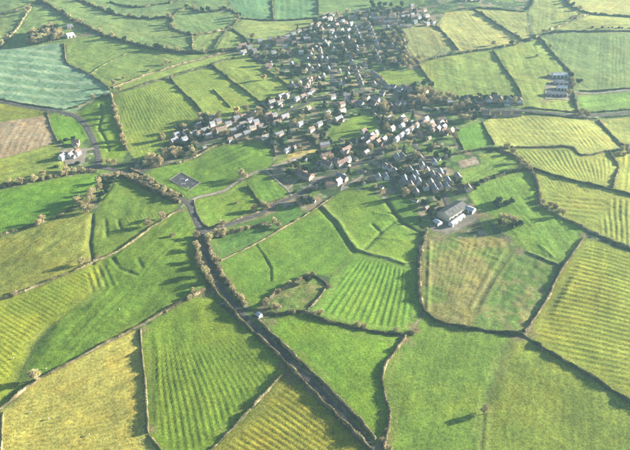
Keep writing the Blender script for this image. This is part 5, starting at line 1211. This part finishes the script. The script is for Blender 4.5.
for i, (px, py, a, pos) in enumerate(((182, 178, .3, 'uppermost'), (186.5, 179.5, 1.0, 'rightmost'), (183.3, 183.5, .1, 'lowest'))):
    x, y = W(px, py); o = link('show_jump', None, None, (x, y, hz(x, y) + .22), a); tag(o, f'small pale jump, {pos} of three inside the dark arena', 'jump', 'arena jumps')
    for s in (-1, 1):
        m = MB(); m.box(-.3, .3, -.25, .25, 0, .1); m.box(-.06, .06, -.06, .06, .1, 1.5); link('stand', m.mesh('stand', [M['frame']]), o, (s * 1.8, 0, 0))
    for z_ in (.5, .85, 1.2):
        m = MB(); m.tube((-1.75, 0, z_), (1.75, 0, z_), .07, .07, 6); link('pole', m.mesh('pole', [M['frame']]), o)

# ------------------------------------------------------------------ sheep (pale specks in the pastures)
def sheep_mesh():
    m = MB(); rings = [(-.62, .10, .72), (-.5, .27, .72), (-.2, .36, .70), (.15, .36, .70), (.42, .28, .74), (.56, .15, .84), (.74, .11, .92), (.92, .07, .84), (.98, .03, .80)]
    n = 8; V = []
    for x, r, z in rings:
        for i in range(n): t = 2 * math.pi * i / n; V.append((x, math.cos(t) * r, z + math.sin(t) * r * .95))
    F = [(a * n + i, (a + 1) * n + i, (a + 1) * n + (i + 1) % n, a * n + (i + 1) % n) for a in range(len(rings) - 1) for i in range(n)]
    F += [tuple(range(n)), tuple(reversed(range((len(rings) - 1) * n, len(rings) * n)))]
    m.add(V, F)
    for x in (-.4, .36):
        for y in (-.17, .17): m.tube((x, y, .55), (x + .04, y, .3), .09, .05, 5); m.tube((x + .04, y, .3), (x, y, -.12), .05, .04, 5)
    return m.mesh('sheep', [M['wool']], True)
SHEEP = sheep_mesh()
SH = {'golden field at bottom left': crop(0, 310, 3.21, [(97, 325), (155, 345), (285, 395)]),
      'green pasture above the golden field': crop(0, 310, 3.21, [(45, 163), (150, 195), (385, 8)])}
for place, pts in SH.items():
    for i, p in enumerate(sorted(pts)):
        x, y = W(*p); tag(link('sheep', SHEEP, None, (x, y, hz(x, y) + .05), random.random() * 6.28), f'white sheep, {ORD(i + 1)} from left in the {place}', 'sheep', f'sheep in the {place}')

# ------------------------------------------------------------------ haze
m = bpy.data.materials.new('haze'); m.use_nodes = True; n = m.node_tree.nodes; n.remove(n['Principled BSDF'])
pv = n.new('ShaderNodeVolumePrincipled'); pv.inputs['Color'].default_value = (.50, .80, 1.0, 1); pv.inputs['Density'].default_value = .000058; pv.inputs['Anisotropy'].default_value = .2
m.node_tree.links.new(pv.outputs[0], n['Material Output'].inputs['Volume'])
mb = MB(); mb.box(-3100, 3100, -500, 3500, -8, 392); tag(link('haze', mb.mesh('haze', [m])), kind='stuff')
print('houses', len(HOUSES), 'trees', len(TREES))
